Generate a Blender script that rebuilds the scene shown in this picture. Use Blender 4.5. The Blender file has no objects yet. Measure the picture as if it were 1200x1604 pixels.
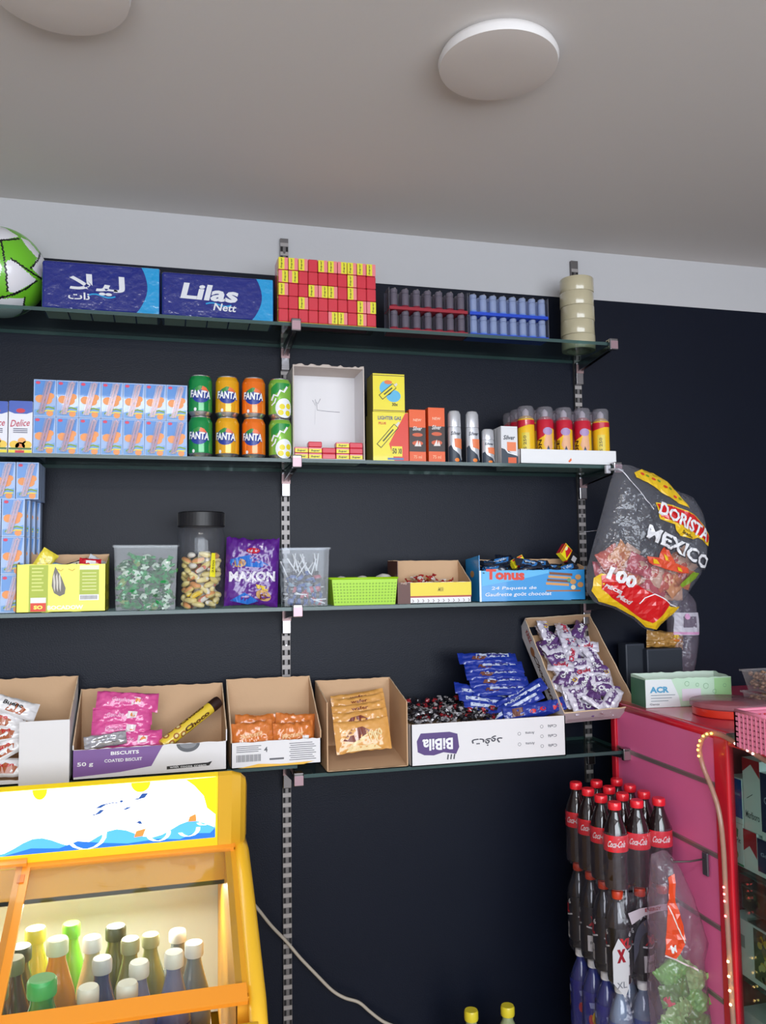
import bpy, bmesh, math, random
from mathutils import Vector, Matrix, noise
PI = math.pi
rnd = random.Random(7)
SC = bpy.context.scene
COL = SC.collection

# ------------------------------------------------------------------ camera
F_PX, YAW, PITCH, ROLL = 1299.1, 0.2535, 0.0706, -0.0131
CAM = Vector((0, -2.53, 1.6))
_f = Vector((math.sin(YAW)*math.cos(PITCH), math.cos(YAW)*math.cos(PITCH), math.sin(PITCH)))
_r0 = Vector((math.cos(YAW), -math.sin(YAW), 0))
_u0 = _r0.cross(_f)
CR = _r0*math.cos(ROLL) + _u0*math.sin(ROLL)
CU = _u0*math.cos(ROLL) - _r0*math.sin(ROLL)
CF = _f
cam = bpy.data.cameras.new('camera')
cam.sensor_fit = 'HORIZONTAL'; cam.sensor_width = 36.0
cam.lens = 36.0*F_PX/1200.0
cam.clip_start = 0.05
camo = bpy.data.objects.new('camera', cam); COL.objects.link(camo)
camo.matrix_world = Matrix(((CR.x, CU.x, -CF.x, CAM.x), (CR.y, CU.y, -CF.y, CAM.y), (CR.z, CU.z, -CF.z, CAM.z), (0, 0, 0, 1)))
SC.camera = camo

# ------------------------------------------------------------------ world, lights, exposure
w = bpy.data.worlds.new('world'); SC.world = w; w.use_nodes = True
w.node_tree.nodes['Background'].inputs[0].default_value = (0.62, 0.72, 0.9, 1)
w.node_tree.nodes['Background'].inputs[1].default_value = 1.0
def area(name, loc, target, sx, sy, power, rgb):
    l = bpy.data.lights.new(name, 'AREA'); l.shape = 'RECTANGLE'; l.size = sx; l.size_y = sy
    l.energy = power; l.color = rgb
    o = bpy.data.objects.new(name, l); COL.objects.link(o)
    o.location = loc
    o.rotation_euler = (Vector(target)-Vector(loc)).to_track_quat('-Z', 'Y').to_euler()
    return o
# daylight through the shop front behind the camera, and the shop's ceiling panels further back
area('shop_front_daylight', (0.7, -4.55, 1.75), (0.7, 0, 1.6), 4.2, 1.6, 74, (0.90, 0.95, 1.0))
area('ceiling_panel_light', (-0.2, -3.3, 2.66), (-0.2, -3.3, 0), 0.9, 0.5, 22, (1.0, 0.96, 0.9))
vs = SC.view_settings
SC.display_settings.display_device = 'sRGB'
vs.view_transform = 'Standard'; vs.look = 'None'; vs.gamma = 1.0; vs.use_curve_mapping = False
vs.exposure = 0.9
SC.cycles.transparent_max_bounces = 24
SC.cycles.sample_clamp_indirect = 4.0

# ------------------------------------------------------------------ pixel helpers (a point of the photograph on a known plane of the room)
def _ray(px, py): return CF + CR*((px-600)/F_PX) + CU*((802-py)/F_PX)
def at(px, py, y): d = _ray(px, py); return CAM + d*((y-CAM.y)/d.y)
def atz(px, py, z): d = _ray(px, py); return CAM + d*((z-CAM.z)/d.z)
def atx(px, py, x): d = _ray(px, py); return CAM + d*((x-CAM.x)/d.x)
def fr(xl, yt, xr, yb, y):
    ym = (yt+yb)/2; a = at(xl, ym, y).x; b = at(xr, ym, y).x
    return (a+b)/2, b-a, at((xl+xr)/2, yt, y).z - at((xl+xr)/2, yb, y).z

# ------------------------------------------------------------------ materials
def lin(c):
    c = c/255.0
    return c/12.92 if c <= 0.04045 else ((c+0.055)/1.055)**2.4
_mc = {}
def col(r, g, b, rough=0.42, metal=0.0, emit=0.0, coat=0.0, bump=0.0, bscale=40.0, mottle=0.0, spec=0.5, mscale=6.0):
    k = (r, g, b, rough, metal, emit, coat, bump, bscale, mottle, spec, mscale)
    if k in _mc: return _mc[k]
    m = bpy.data.materials.new('m_%d_%d_%d' % (r, g, b)); m.use_nodes = True
    nt = m.node_tree; p = nt.nodes['Principled BSDF']
    c = (lin(r), lin(g), lin(b), 1)
    p.inputs['Base Color'].default_value = c
    p.inputs['Roughness'].default_value = rough
    p.inputs['Metallic'].default_value = metal
    p.inputs['Coat Weight'].default_value = coat
    p.inputs['Specular IOR Level'].default_value = spec
    if emit:
        p.inputs['Emission Color'].default_value = c; p.inputs['Emission Strength'].default_value = emit
    if bump or mottle:
        tc = nt.nodes.new('ShaderNodeTexCoord'); n = nt.nodes.new('ShaderNodeTexNoise')
        n.inputs['Scale'].default_value = bscale; n.inputs['Detail'].default_value = 4
        nt.links.new(tc.outputs['Object'], n.inputs['Vector'])
        if bump:
            b_ = nt.nodes.new('ShaderNodeBump'); b_.inputs['Strength'].default_value = bump; b_.inputs['Distance'].default_value = 0.003
            nt.links.new(n.outputs['Fac'], b_.inputs['Height']); nt.links.new(b_.outputs['Normal'], p.inputs['Normal']); nt.links.new(b_.outputs['Normal'], p.inputs['Coat Normal'])
        if mottle:
            n2 = nt.nodes.new('ShaderNodeTexNoise'); n2.inputs['Scale'].default_value = mscale; n2.inputs['Detail'].default_value = 5
            nt.links.new(tc.outputs['Object'], n2.inputs['Vector'])
            mx = nt.nodes.new('ShaderNodeMix'); mx.data_type = 'RGBA'
            mx.inputs[6].default_value = tuple(x*(1-mottle) for x in c[:3])+(1,)
            mx.inputs[7].default_value = tuple(min(1, x*(1+mottle)) for x in c[:3])+(1,)
            nt.links.new(n2.outputs['Fac'], mx.inputs[0]); nt.links.new(mx.outputs[2], p.inputs['Base Color'])
    _mc[k] = m
    return m
def film(name, tint, haze=(200, 200, 210), hz=0.12, gloss=0.25, rough=0.12, bump=0.0, bscale=30):
    """clear sheet plastic: transparent, a little milky, with a clear-coat glint"""
    if name in _mc: return _mc[name]
    m = bpy.data.materials.new(name); m.use_nodes = True
    nt = m.node_tree; out = nt.nodes['Material Output']; p = nt.nodes['Principled BSDF']
    p.inputs['Base Color'].default_value = tuple(lin(x) for x in haze)+(1,)
    p.inputs['Roughness'].default_value = 0.5
    tr = nt.nodes.new('ShaderNodeBsdfTransparent'); tr.inputs[0].default_value = tuple(lin(x) for x in tint)+(1,)
    gl = nt.nodes.new('ShaderNodeBsdfGlossy'); gl.inputs['Roughness'].default_value = rough
    lw = nt.nodes.new('ShaderNodeLayerWeight'); lw.inputs['Blend'].default_value = .5
    pw = nt.nodes.new('ShaderNodeMath'); pw.operation = 'POWER'; pw.inputs[1].default_value = 4.0; nt.links.new(lw.outputs['Facing'], pw.inputs[0])
    ma = nt.nodes.new('ShaderNodeMath'); ma.operation = 'MULTIPLY_ADD'; ma.inputs[1].default_value = gloss*1.6; ma.inputs[2].default_value = gloss*.12; nt.links.new(pw.outputs[0], ma.inputs[0])
    m1 = nt.nodes.new('ShaderNodeMixShader'); m1.inputs[0].default_value = hz
    nt.links.new(tr.outputs[0], m1.inputs[1]); nt.links.new(p.outputs[0], m1.inputs[2])
    m2 = nt.nodes.new('ShaderNodeMixShader')
    nt.links.new(ma.outputs[0], m2.inputs[0]); nt.links.new(m1.outputs[0], m2.inputs[1]); nt.links.new(gl.outputs[0], m2.inputs[2])
    if bump:
        tc = nt.nodes.new('ShaderNodeTexCoord'); n = nt.nodes.new('ShaderNodeTexNoise'); n.inputs['Scale'].default_value = bscale
        b_ = nt.nodes.new('ShaderNodeBump'); b_.inputs['Strength'].default_value = bump; b_.inputs['Distance'].default_value = 0.01
        nt.links.new(tc.outputs['Object'], n.inputs['Vector']); nt.links.new(n.outputs['Fac'], b_.inputs['Height'])
        nt.links.new(b_.outputs['Normal'], gl.inputs['Normal']); nt.links.new(b_.outputs['Normal'], lw.inputs['Normal'])
    nt.links.new(m2.outputs[0], out.inputs['Surface'])
    _mc[name] = m
    return m
WHITE = col(232, 232, 234); BLACK = col(18, 18, 20); RED = col(205, 30, 42); YEL = col(238, 222, 30)
KRAFT = col(204, 168, 132, 0.8, bump=.15, bscale=90, mottle=.06); KRAFT_E = col(216, 188, 156, .85)
CARDW = col(224, 222, 224, .6); CHROME = col(160, 158, 162, .22, 1.0); STEEL = col(118, 114, 114, .45, .8)
CLEAR = film('clear_plastic', (248, 250, 250), hz=.03, gloss=.2, rough=.1)
GLASS = film('shelf_glass', (222, 234, 231), haze=(70, 100, 96), hz=.03, gloss=.17, rough=.03)
GLEDGE = film('shelf_glass_edge', (80, 130, 125), haze=(66, 98, 96), hz=.6, gloss=.25, rough=.1)

# ------------------------------------------------------------------ mesh builder
class MB:
    def __init__(s): s.v = []; s.f = []; s.m = []; s.s = []; s.mats = []
    def mi(s, m):
        if m not in s.mats: s.mats.append(m)
        return s.mats.index(m)
    def add(s, vs_, fs, m, smooth=False, T=None):
        b = len(s.v)
        s.v += [(T @ Vector(p)) if T is not None else Vector(p) for p in vs_]
        if not isinstance(m, (list, tuple)): m = [m]*len(fs)
        for f, mm in zip(fs, m):
            s.f.append([b+i for i in f]); s.m.append(s.mi(mm)); s.s.append(smooth)
        return s
    def box(s, x0, y0, z0, x1, y1, z1, m, T=None):
        v = [(x0, y0, z0), (x1, y0, z0), (x1, y1, z0), (x0, y1, z0), (x0, y0, z1), (x1, y0, z1), (x1, y1, z1), (x0, y1, z1)]
        f = [(3, 2, 1, 0), (4, 5, 6, 7), (0, 1, 5, 4), (1, 2, 6, 5), (2, 3, 7, 6), (3, 0, 4, 7)]   # bottom top front right back left
        return s.add(v, f, m, False, T)
    def rbox(s, w, d, h, r, m, T=None, seg=2):
        """rounded box, origin at the centre of its base"""
        bm = bmesh.new(); bmesh.ops.create_cube(bm, size=1)
        bmesh.ops.scale(bm, vec=(w, d, h), verts=bm.verts); bmesh.ops.translate(bm, vec=(0, 0, h/2), verts=bm.verts)
        bmesh.ops.bevel(bm, geom=bm.edges[:], offset=r, segments=seg, profile=.5, affect='EDGES')
        bm.verts.index_update()
        vs_ = [v.co.copy() for v in bm.verts]; fs = [[v.index for v in f.verts] for f in bm.faces]; bm.free()
        return s.add(vs_, fs, m, False, T)
    def lathe(s, prof, m, n=24, T=None, smooth=True, cap=True):
        v = []; f = []; mm = []
        def ring(r, z):
            b = len(v)
            for i in range(n):
                a = 2*PI*i/n; v.append((r*math.cos(a), r*math.sin(a), z))
            return b
        prev = None
        for j in range(len(prof)-1):
            d1 = math.atan2(prof[j+1][1]-prof[j][1], prof[j+1][0]-prof[j][0])
            if prev is None: b0 = ring(*prof[j])
            else:
                dd = abs((d1-prev+PI) % (2*PI)-PI); b0 = b1 if dd < .75 else ring(*prof[j])
            b1 = ring(*prof[j+1]); prev = d1
            for i in range(n):
                k = (i+1) % n
                f.append((b0+i, b0+k, b1+k, b1+i)); mm.append(m[j] if isinstance(m, (list, tuple)) else m)
        s.add(v, f, mm, smooth, T)
        if cap:
            for j, (r, z) in ((0, prof[0]), (len(prof)-1, prof[-1])):
                if r > 1e-5:
                    s.add([(r*math.cos(2*PI*i/n), r*math.sin(2*PI*i/n), z) for i in range(n)], [list(range(n))], (m[min(j, len(m)-1)] if isinstance(m, (list, tuple)) else m), False, T)
        return s
    def tube(s, pts, r, m, n=8, closed=False):
        pts = [Vector(p) for p in pts]; v = []; f = []; N = len(pts); up = None
        for i, p in enumerate(pts):
            t = (pts[min(i+1, N-1)]-pts[max(i-1, 0)])
            if t.length < 1e-9: t = Vector((0, 0, 1))
            t.normalize()
            if up is None:
                up = Vector((0, 0, 1)) if abs(t.z) < .9 else Vector((1, 0, 0))
            a = t.cross(up).normalized(); b = a.cross(t).normalized(); up = b
            rr = r[i] if isinstance(r, (list, tuple)) else r
            for k in range(n):
                an = 2*PI*k/n; v.append(p + a*(rr*math.cos(an)) + b*(rr*math.sin(an)))
        for i in range(N-1):
            for k in range(n):
                q = (k+1) % n; f.append((i*n+k, i*n+q, (i+1)*n+q, (i+1)*n+k))
        f.append(list(range(n))[::-1]); f.append([(N-1)*n+k for k in range(n)])
        return s.add(v, f, m, True)
    def grid(s, fn, nu, nv, m, smooth=True):
        v = []; f = []; mm = []
        for j in range(nv+1):
            for i in range(nu+1): v.append(fn(i/nu, j/nv))
        for j in range(nv):
            for i in range(nu):
                f.append((j*(nu+1)+i, j*(nu+1)+i+1, (j+1)*(nu+1)+i+1, (j+1)*(nu+1)+i))
                mm.append(m((i+.5)/nu, (j+.5)/nv) if callable(m) else m)
        return s.add(v, f, mm, smooth)
    def decal(s, F, shape, m, k=1, cut=None):
        vs_, fs = shape
        if cut:
            bm = bmesh.new(); bv = [bm.verts.new((x, y, 0)) for x, y in vs_]
            for f in fs:
                try: bm.faces.new([bv[i] for i in f])
                except ValueError: pass
            for ax in (0, 1):
                c_ = cut if ax == 0 else (cut if isinstance(cut, tuple) else None)
                if isinstance(cut, tuple): c_ = cut[ax]
                if not c_: continue
                lo = min(v.co[ax] for v in bm.verts); hi = max(v.co[ax] for v in bm.verts)
                x = math.ceil(lo/c_)*c_
                while x < hi:
                    no = (1, 0, 0) if ax == 0 else (0, 1, 0)
                    co = (x, 0, 0) if ax == 0 else (0, x, 0)
                    bmesh.ops.bisect_plane(bm, geom=bm.verts[:]+bm.edges[:]+bm.faces[:], plane_co=co, plane_no=no)
                    x += c_
            bm.verts.index_update()
            vs_ = [(v.co.x, v.co.y) for v in bm.verts]; fs = [[v.index for v in f.verts] for f in bm.faces]; bm.free()
        return s.add([F(u, v, k) for u, v in vs_], fs, m)
    def build(s, name, parent=None, loc=None, rz=0):
        me = bpy.data.meshes.new(name); me.from_pydata([tuple(p) for p in s.v], [], s.f); 
        for m in s.mats: me.materials.append(m)
        me.polygons.foreach_set('material_index', s.m); me.polygons.foreach_set('use_smooth', s.s)
        me.update()
        o = bpy.data.objects.new(name, me); COL.objects.link(o)
        if parent: o.parent = parent
        if loc is not None: o.location = loc; o.rotation_euler = (0, 0, rz)
        return o

# ------------------------------------------------------------------ names, labels, copies
def tag(o, label, cat, group=None, kind=None):
    o['label'] = label; o['category'] = cat
    if group: o['group'] = group
    if kind: o['kind'] = kind
    return o
def thing(name, label, cat, loc=(0, 0, 0), rz=0, group=None):
    o = bpy.data.objects.new(name, None); COL.objects.link(o); o.empty_display_size = .02
    o.location = loc; o.rotation_euler = (0, 0, rz)
    return tag(o, label, cat, group)
def struct(mb, name):
    o = mb.build(name); o['kind'] = 'structure'; return o
KIDS = {}
def copy_tree(o, parent=None):
    c = o.copy(); COL.objects.link(c)
    if parent: c.parent = parent
    for ch in list(o.children): copy_tree(ch, c)
    return c
def dup(o, loc, rot=None, label=None, scale=None):
    c = copy_tree(o); c.location = loc
    if rot is not None: c.rotation_euler = rot if isinstance(rot, (tuple, list)) or hasattr(rot, 'x') else (0, 0, rot)
    if label: c['label'] = label
    if scale: c.scale = (scale,)*3 if not isinstance(scale, tuple) else scale
    return c

# ------------------------------------------------------------------ flat shapes for printing
def d_rect(a, b, c, d): return [(a, b), (c, b), (c, d), (a, d)], [(0, 1, 2, 3)]
def d_poly(p): return list(p), [list(range(len(p)))]
def d_ell(cx, cy, rx, ry, n=20, rot=0, a0=0, a1=2*PI):
    full = abs(a1-a0-2*PI) < 1e-6
    q = [(rx*math.cos(a0+(a1-a0)*i/(n if full else n-1)), ry*math.sin(a0+(a1-a0)*i/(n if full else n-1))) for i in range(n)]
    c, s = math.cos(rot), math.sin(rot)
    return [(cx+x*c-y*s, cy+x*s+y*c) for x, y in q], [list(range(n))]
def d_line(pts, w_):
    v = []; f = []
    for i, (x, y) in enumerate(pts):
        a = pts[max(i-1, 0)]; b = pts[min(i+1, len(pts)-1)]
        dx, dy = b[0]-a[0], b[1]-a[1]; L = math.hypot(dx, dy) or 1
        nx, ny = -dy/L*w_/2, dx/L*w_/2
        v += [(x+nx, y+ny), (x-nx, y-ny)]
    for i in range(len(pts)-1): f.append((2*i, 2*i+1, 2*i+3, 2*i+2))
    return v, f
_tc = {}
def _raw(s, bold, res):
    k = (s, bold, res)
    if k not in _tc:
        c = bpy.data.curves.new('lettering', 'FONT'); c.body = s; c.offset = bold; c.resolution_u = res; c.fill_mode = 'BOTH'
        o = bpy.data.objects.new('lettering', c); COL.objects.link(o)
        dg = bpy.context.evaluated_depsgraph_get(); dg.update()
        m = o.evaluated_get(dg).to_mesh()
        v = [(p.co.x, p.co.y) for p in m.vertices]; f = [list(p.vertices) for p in m.polygons]
        o.evaluated_get(dg).to_mesh_clear()
        bpy.data.objects.remove(o); bpy.data.curves.remove(c)
        _tc[k] = (v, f)
    return _tc[k]
def d_text(s, cx, cy, wd, ht, rot=0, shear=0, bold=.012, res=2, arc=0):
    """lettering fitted into a wd x ht box centred on (cx, cy)"""
    v, f = _raw(s, bold, res)
    x0 = min(p[0] for p in v); x1 = max(p[0] for p in v); y0 = min(p[1] for p in v); y1 = max(p[1] for p in v)
    c, sn = math.cos(rot), math.sin(rot); out = []
    for x, y in v:
        u = ((x-x0)/(x1-x0)-.5)*wd; q = ((y-y0)/(y1-y0)-.5)*ht
        u += q*shear; q += arc*(1-(2*u/wd)**2)
        out.append((cx+u*c-q*sn, cy+u*sn+q*c))
    return out, f
def FRONT(w_, d_, h_=0): return lambda u, v, k: Vector((u, -d_/2-.00035*k, v))
def BACKF(w_, d_): return lambda u, v, k: Vector((u, d_/2+.00035*k, v))
def RIGHT(w_, d_): return lambda u, v, k: Vector((w_/2+.00035*k, u, v))
def LEFT(w_, d_): return lambda u, v, k: Vector((-w_/2-.00035*k, -u, v))
def TOP(h_): return lambda u, v, k: Vector((u, v, h_+.00035*k))
def BOT(): return lambda u, v, k: Vector((u, v, -.00035*k))
def CYL(r_, a0=-PI/2): return lambda u, v, k: Vector(((r_+.00045*k)*math.cos(a0+u/r_), (r_+.00045*k)*math.sin(a0+u/r_), v))

# ------------------------------------------------------------------ shared shapes
def pillow(w_, h_, t_, m, seed=0, crimp=.06, wr=.0, nu=22, nv=12, fl=3.0):
    """flow-wrapped bar or pouch in the XZ plane, centred, facing -Y; returns builder and surface map"""
    def T(u, v):
        a = max(0, 1-abs(u/(1-crimp))**fl) if abs(u) < 1-crimp else 0
        b = max(0, 1-abs(v)**fl)
        return t_/2*math.sqrt(a*b)
    def wob(u, v): return wr*noise.noise(Vector((u*w_*60+seed*7.1, v*h_*60, seed*3.3)))
    mb = MB()
    def P(u, v, sg):
        x = u*w_/2; z = v*h_/2*(1-.06*(1-abs(u))*(abs(v) > .8)) 
        return Vector((x, sg*(T(u, v)+.0004)+wob(u, v)*(1 if abs(u) < 1-crimp else .3), z + wob(v+5, u)*.5))
    mb.grid(lambda a, b: P(a*2-1, b*2-1, -1), nu, nv, m)
    mb.grid(lambda a, b: P(1-a*2, b*2-1, 1), nu, nv, m)
    def F(u, v, k):
        p = P(max(-1, min(1, 2*u/w_)), max(-1, min(1, 2*v/h_)), -1)
        return Vector((u, p.y-.0006*k-.0006, v))
    return mb, F
def blob(poly, T, m, seed=0, wr=.004, n=72, rings=14, both=True, pw=.5):
    """a stuffed bag with outline poly (x, z) about its middle, facing -Y"""
    cx = sum(p[0] for p in poly)/len(poly); cz = sum(p[1] for p in poly)/len(poly)
    seg = []; L = 0; N = len(poly)
    for i in range(N):
        a = Vector(poly[i]); b = Vector(poly[(i+1) % N]); seg.append((L, a, b)); L += (b-a).length
    def per(t):
        t = (t % 1)*L
        for l, a, b in reversed(seg):
            if t >= l: return a.lerp(b, (t-l)/max(1e-9, (b-a).length))
    rim = [per(i/n) for i in range(n)]
    C = Vector((cx, cz))
    def th(s, x, z): return T*(1-s**2.2)**pw + (wr*noise.noise(Vector((x*38, z*38, seed)))+wr*.6*noise.noise(Vector((x*95, z*95, seed+4))))*(1-s*.7)
    mb = MB(); v = []; f = []; mm = []
    for sg in ((-1, 1) if both else (-1,)):
        b0 = len(v)
        v.append(Vector((cx, sg*th(0, cx, cz), cz)))
        for j in range(1, rings+1):
            s_ = j/rings
            for p in rim:
                q = C.lerp(p, s_); v.append(Vector((q.x, sg*th(s_, q.x, q.y), q.y)))
        for i in range(n):
            k = (i+1) % n
            f.append((b0, b0+1+i, b0+1+k)); mm.append((cx, cz))
            for j in range(rings-1):
                a = b0+1+j*n
                f.append((a+i, a+n+i, a+n+k, a+k)); q = C.lerp(rim[i], (j+1.5)/rings); mm.append((q.x, q.y))
    mb.add(v, f, [m(*q) if callable(m) else m for q in mm], True)
    def sval(x, z):
        d = Vector((x, z))-C
        if d.length < 1e-6: return 0
        best = 1e9
        for i in range(n):
            a = rim[i]-C; b = rim[(i+1) % n]-C; e = b-a
            den = d.x*e.y-d.y*e.x
            if abs(den) < 1e-12: continue
            t = (a.x*e.y-a.y*e.x)/den; u = (a.x*d.y-a.y*d.x)/den
            if t > 0 and -.001 <= u <= 1.001: best = min(best, t)
        return min(.999, 1/best)
    def F(u, v_, k): return Vector((u, -th(sval(u, v_), u, v_)-.0008*k-.0012, v_))
    return mb, F
def open_box(w_, d_, hf, hb, m_out, m_in=None, hl=None, hr=None, t=.003, jag=.0, seed=1, hlf=None, hrf=None, out_front=None):
    """tray or torn-open carton; side walls run from their back height to their front height"""
    m_in = m_in or m_out; mb = MB(); R_ = random.Random(seed)
    mb.box(-w_/2, -d_/2, 0, w_/2, d_/2, t, [m_out, m_in, m_out, m_out, m_out, m_out])
    def wall(a, b, ha, hb_, inner, mo):
        a = Vector(a); b = Vector(b); n = max(2, int((b-a).length/.012)) if jag else 1
        nrm = Vector(inner); v = []; f = []; mm = []
        for i in range(n+1):
            p = a.lerp(b, i/n); h = ha+(hb_-ha)*i/n + (R_.uniform(-jag, jag) if 0 < i < n else 0)
            h = max(h, t*1.2)
            v += [(p.x, p.y, 0), (p.x, p.y, h), (p.x+nrm.x*t, p.y+nrm.y*t, h), (p.x+nrm.x*t, p.y+nrm.y*t, 0)]
        for i in range(n):
            q = 4*i
            f += [(q, q+4, q+5, q+1), (q+1, q+5, q+6, q+2), (q+2, q+6, q+7, q+3)]; mm += [mo, KRAFT_E if m_in is KRAFT else mo, m_in]
        f += [(0, 1, 2, 3), (4*n, 4*n+3, 4*n+2, 4*n+1)]; mm += [mo, mo]
        mb.add(v, f, mm)
    x, y = w_/2, d_/2
    hl = hb if hl is None else hl; hr = hb if hr is None else hr
    hlf = hf if hlf is None else hlf; hrf = hf if hrf is None else hrf
    if hf > t: wall((-x, -y, 0), (x, -y, 0), hf, hf, (0, 1, 0), out_front or m_out)
    wall((x, -y, 0), (x, y, 0), hrf, hr, (-1, 0, 0), m_out)
    wall((x, y, 0), (-x, y, 0), hb, hb, (0, -1, 0), m_out)
    wall((-x, y, 0), (-x, -y, 0), hl, hlf, (1, 0, 0), m_out)
    return mb
def clear_tub(w_, d_, h_, taper=.88, m=None, rim=True, t=.0015):
    m = m or CLEAR; mb = MB()
    def ring(s, z, off=0): return [(-w_/2*s+off, -d_/2*s+off, z), (w_/2*s-off, -d_/2*s+off, z), (w_/2*s-off, d_/2*s-off, z), (-w_/2*s+off, d_/2*s-off, z)]
    v = ring(taper, 0)+ring(1, h_)
    f = [(0, 1, 2, 3)]+[(i, (i+1) % 4, 4+(i+1) % 4, 4+i) for i in range(4)]
    mb.add(v, f, m)
    if rim:
        r0 = ring(1, h_); r1 = ring(1, h_, -.004)
        mb.add(r0+r1+ring(1, h_-.005, -.004), [(i, (i+1) % 4, 4+(i+1) % 4, 4+i) for i in range(4)]+[(4+i, 4+(i+1) % 4, 8+(i+1) % 4, 8+i) for i in range(4)], m)
    return mb
ORD = ['first', 'second', 'third', 'fourth', 'fifth', 'sixth', 'seventh', 'eighth', 'ninth', 'tenth']
# ================================================================== THE SHOP
ZS1, ZS2, ZS3, ZS4L, ZS4R = 2.305, 1.917, 1.503, 1.076, 1.048
ZC, ZP = 2.692, 2.523
X1, X2 = 0.345, 1.341
NAVY = col(10, 16, 31, .42, bump=.2, bscale=260, mottle=.12, spec=.21, mscale=5)
WALLW = col(190, 189, 191, .8, bump=.2, bscale=80)
CEIL = col(208, 203, 200, .9, bump=.1, bscale=60)
XL, XR, YF = -2.4, 3.6, -4.6
mb = MB(); mb.box(XL, 0, 0, XR, .12, ZP, NAVY); mb.box(XL, 0, ZP, XR, .12, ZC, WALLW); struct(mb, 'wall_back')
mb = MB(); mb.box(XL-.1, YF-.1, ZC, XR+.1, .12, ZC+.1, CEIL); struct(mb, 'ceiling')
mb = MB(); mb.box(XL-.1, YF-.1, -.1, XR+.1, .12, 0, col(150, 142, 132, .35, mottle=.08)); struct(mb, 'floor')
mb = MB(); mb.box(XL-.1, YF-.1, 0, XL, 0, ZC, WALLW); struct(mb, 'wall_left')
mb = MB(); mb.box(XR, YF-.1, 0, XR+.1, 0, ZC, col(120, 118, 122, .8)); struct(mb, 'wall_right')
wx0, wx1, wz0, wz1 = -1.45, 2.9, .85, 2.6
mb = MB(); m = WALLW
mb.box(XL, YF-.1, 0, wx0, YF, ZC, m); mb.box(wx1, YF-.1, 0, XR, YF, ZC, m); mb.box(wx0, YF-.1, 0, wx1, YF, wz0, m); mb.box(wx0, YF-.1, wz1, wx1, YF, ZC, m)
struct(mb, 'wall_front')
mb = MB(); fm = col(60, 60, 64, .4, .6)
for x in (wx0, (wx0+wx1)/2-.02, wx1-.04): mb.box(x, YF-.06, wz0, x+.04, YF-.02, wz1, fm)
for z in (wz0, wz1-.04): mb.box(wx0, YF-.06, z, wx1, YF-.02, z+.04, fm)
struct(mb, 'window_1')

# ------------------------------------------------------------------ round ceiling lamps (switched off)
LW = col(226, 222, 220, .55); LD = col(206, 198, 193, .7)
def lamp(px, py, label):
    p = atz(px, py, ZC)
    t = thing('ceiling_lamp', label, 'lamp', (p.x, p.y, ZC), 0, 'round ceiling lamps')
    b = MB(); b.lathe([(.110, -.001), (.122, -.006), (.1275, -.018), (.1245, -.030)], LW, 64, cap=False); b.build('rim', t)
    b = MB(); b.lathe([(.1245, -.030), (.10, -.0335), (.05, -.035), (0.001, -.0355)], LD, 64, cap=False); b.build('diffuser', t)
    return t
lamp(780, 84, 'round white flat ceiling lamp seen whole above the right shelves')
lamp(92, -37, 'round white flat ceiling lamp cut by the top left edge of the photo')

# ------------------------------------------------------------------ slotted standards on the wall
SLOT = col(26, 24, 26, .8); RUNG = col(160, 154, 152, .5, .3)
def standard(x, z0, z1, label):
    t = tag_root = thing('slotted_standard', label, 'shelf upright', (x, -.001, z0), 0, 'slotted shelf uprights')
    b = MB(); H = z1-z0
    b.box(-.0125, -.012, 0, .0125, 0, H, STEEL)
    z = .012; F = lambda u, v, k: Vector((u, -.012-.0003*k, v))
    while z < H-.03:
        b.decal(F, d_rect(-.0115, z, -.0045, z+.015), SLOT); b.decal(F, d_rect(.0045, z, .0115, z+.015), SLOT)
        b.decal(F, d_rect(-.0125, z+.0165, .0125, z+.0275), RUNG)
        z += .029
    up = b.build('upright', t)
    for q in (H-.045, H*.5, .1):
        b = MB(); b.lathe([(.004, 0), (.003, .002)], CHROME, 10, Matrix.Translation((0, -.0125, q)) @ Matrix.Rotation(PI/2, 4, 'X'))
        b.build('screw', up)
    return t
standard(X1, .12, at(443, 376, 0).z, 'long slotted steel upright running down behind the middle of the shelves')
standard(X2, .9, at(900, 411, 0).z, 'slotted steel upright behind the right end of the shelves and the tape rolls')

# ------------------------------------------------------------------ shelf brackets
def bracket(x, z, label, flip=False):
    t = thing('shelf_bracket', label, 'bracket', (x, -.0135, z), 0, 'chrome shelf brackets')
    b = MB()
    for s in (-.009, .0055):
        b.add([(s, 0, -.012), (s, -.212, -.012), (s, -.212, -.024), (s, 0, -.045), (s+.0035, 0, -.012), (s+.0035, -.212, -.012), (s+.0035, -.212, -.024), (s+.0035, 0, -.045)],
              [(0, 1, 2, 3), (7, 6, 5, 4), (0, 4, 5, 1), (3, 2, 6, 7), (1, 5, 6, 2), (0, 3, 7, 4)], CHROME)
    b.build('arm', t)
    b = MB(); b.rbox(.026, .014, .075, .002, CHROME, Matrix.Translation((0, -.008, -.088))); b.box(-.013, -.016, -.05, .013, -.0145, -.02, col(150, 124, 124, .4, .6)); b.build('hook_plate', t)  # pinkish strip: a reflection painted onto the chrome plate
    b = MB(); b.rbox(.028, .016, .036, .003, CHROME, Matrix.Translation((0, -.232, -.028)))
    b.rbox(.026, .020, .006, .002, CHROME, Matrix.Translation((0, -.220, .0015)))
    b.box(-.012, -.2415, -.025, .012, -.2402, 0, col(170, 140, 148, .35, .6)); b.build('clamp', t)  # clamp front tinted pink to imitate a reflection in the chrome
    return t
bracket(X1, ZS1, 'chrome bracket under the top glass shelf at the middle upright')
bracket(X2, ZS1, 'chrome bracket at the right end of the top glass shelf')
bracket(X1, ZS2, 'chrome bracket under the middle of the soda can shelf')
bracket(X2, ZS2, 'chrome bracket at the right end of the soda can shelf, beside the snack bag knot')
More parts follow.
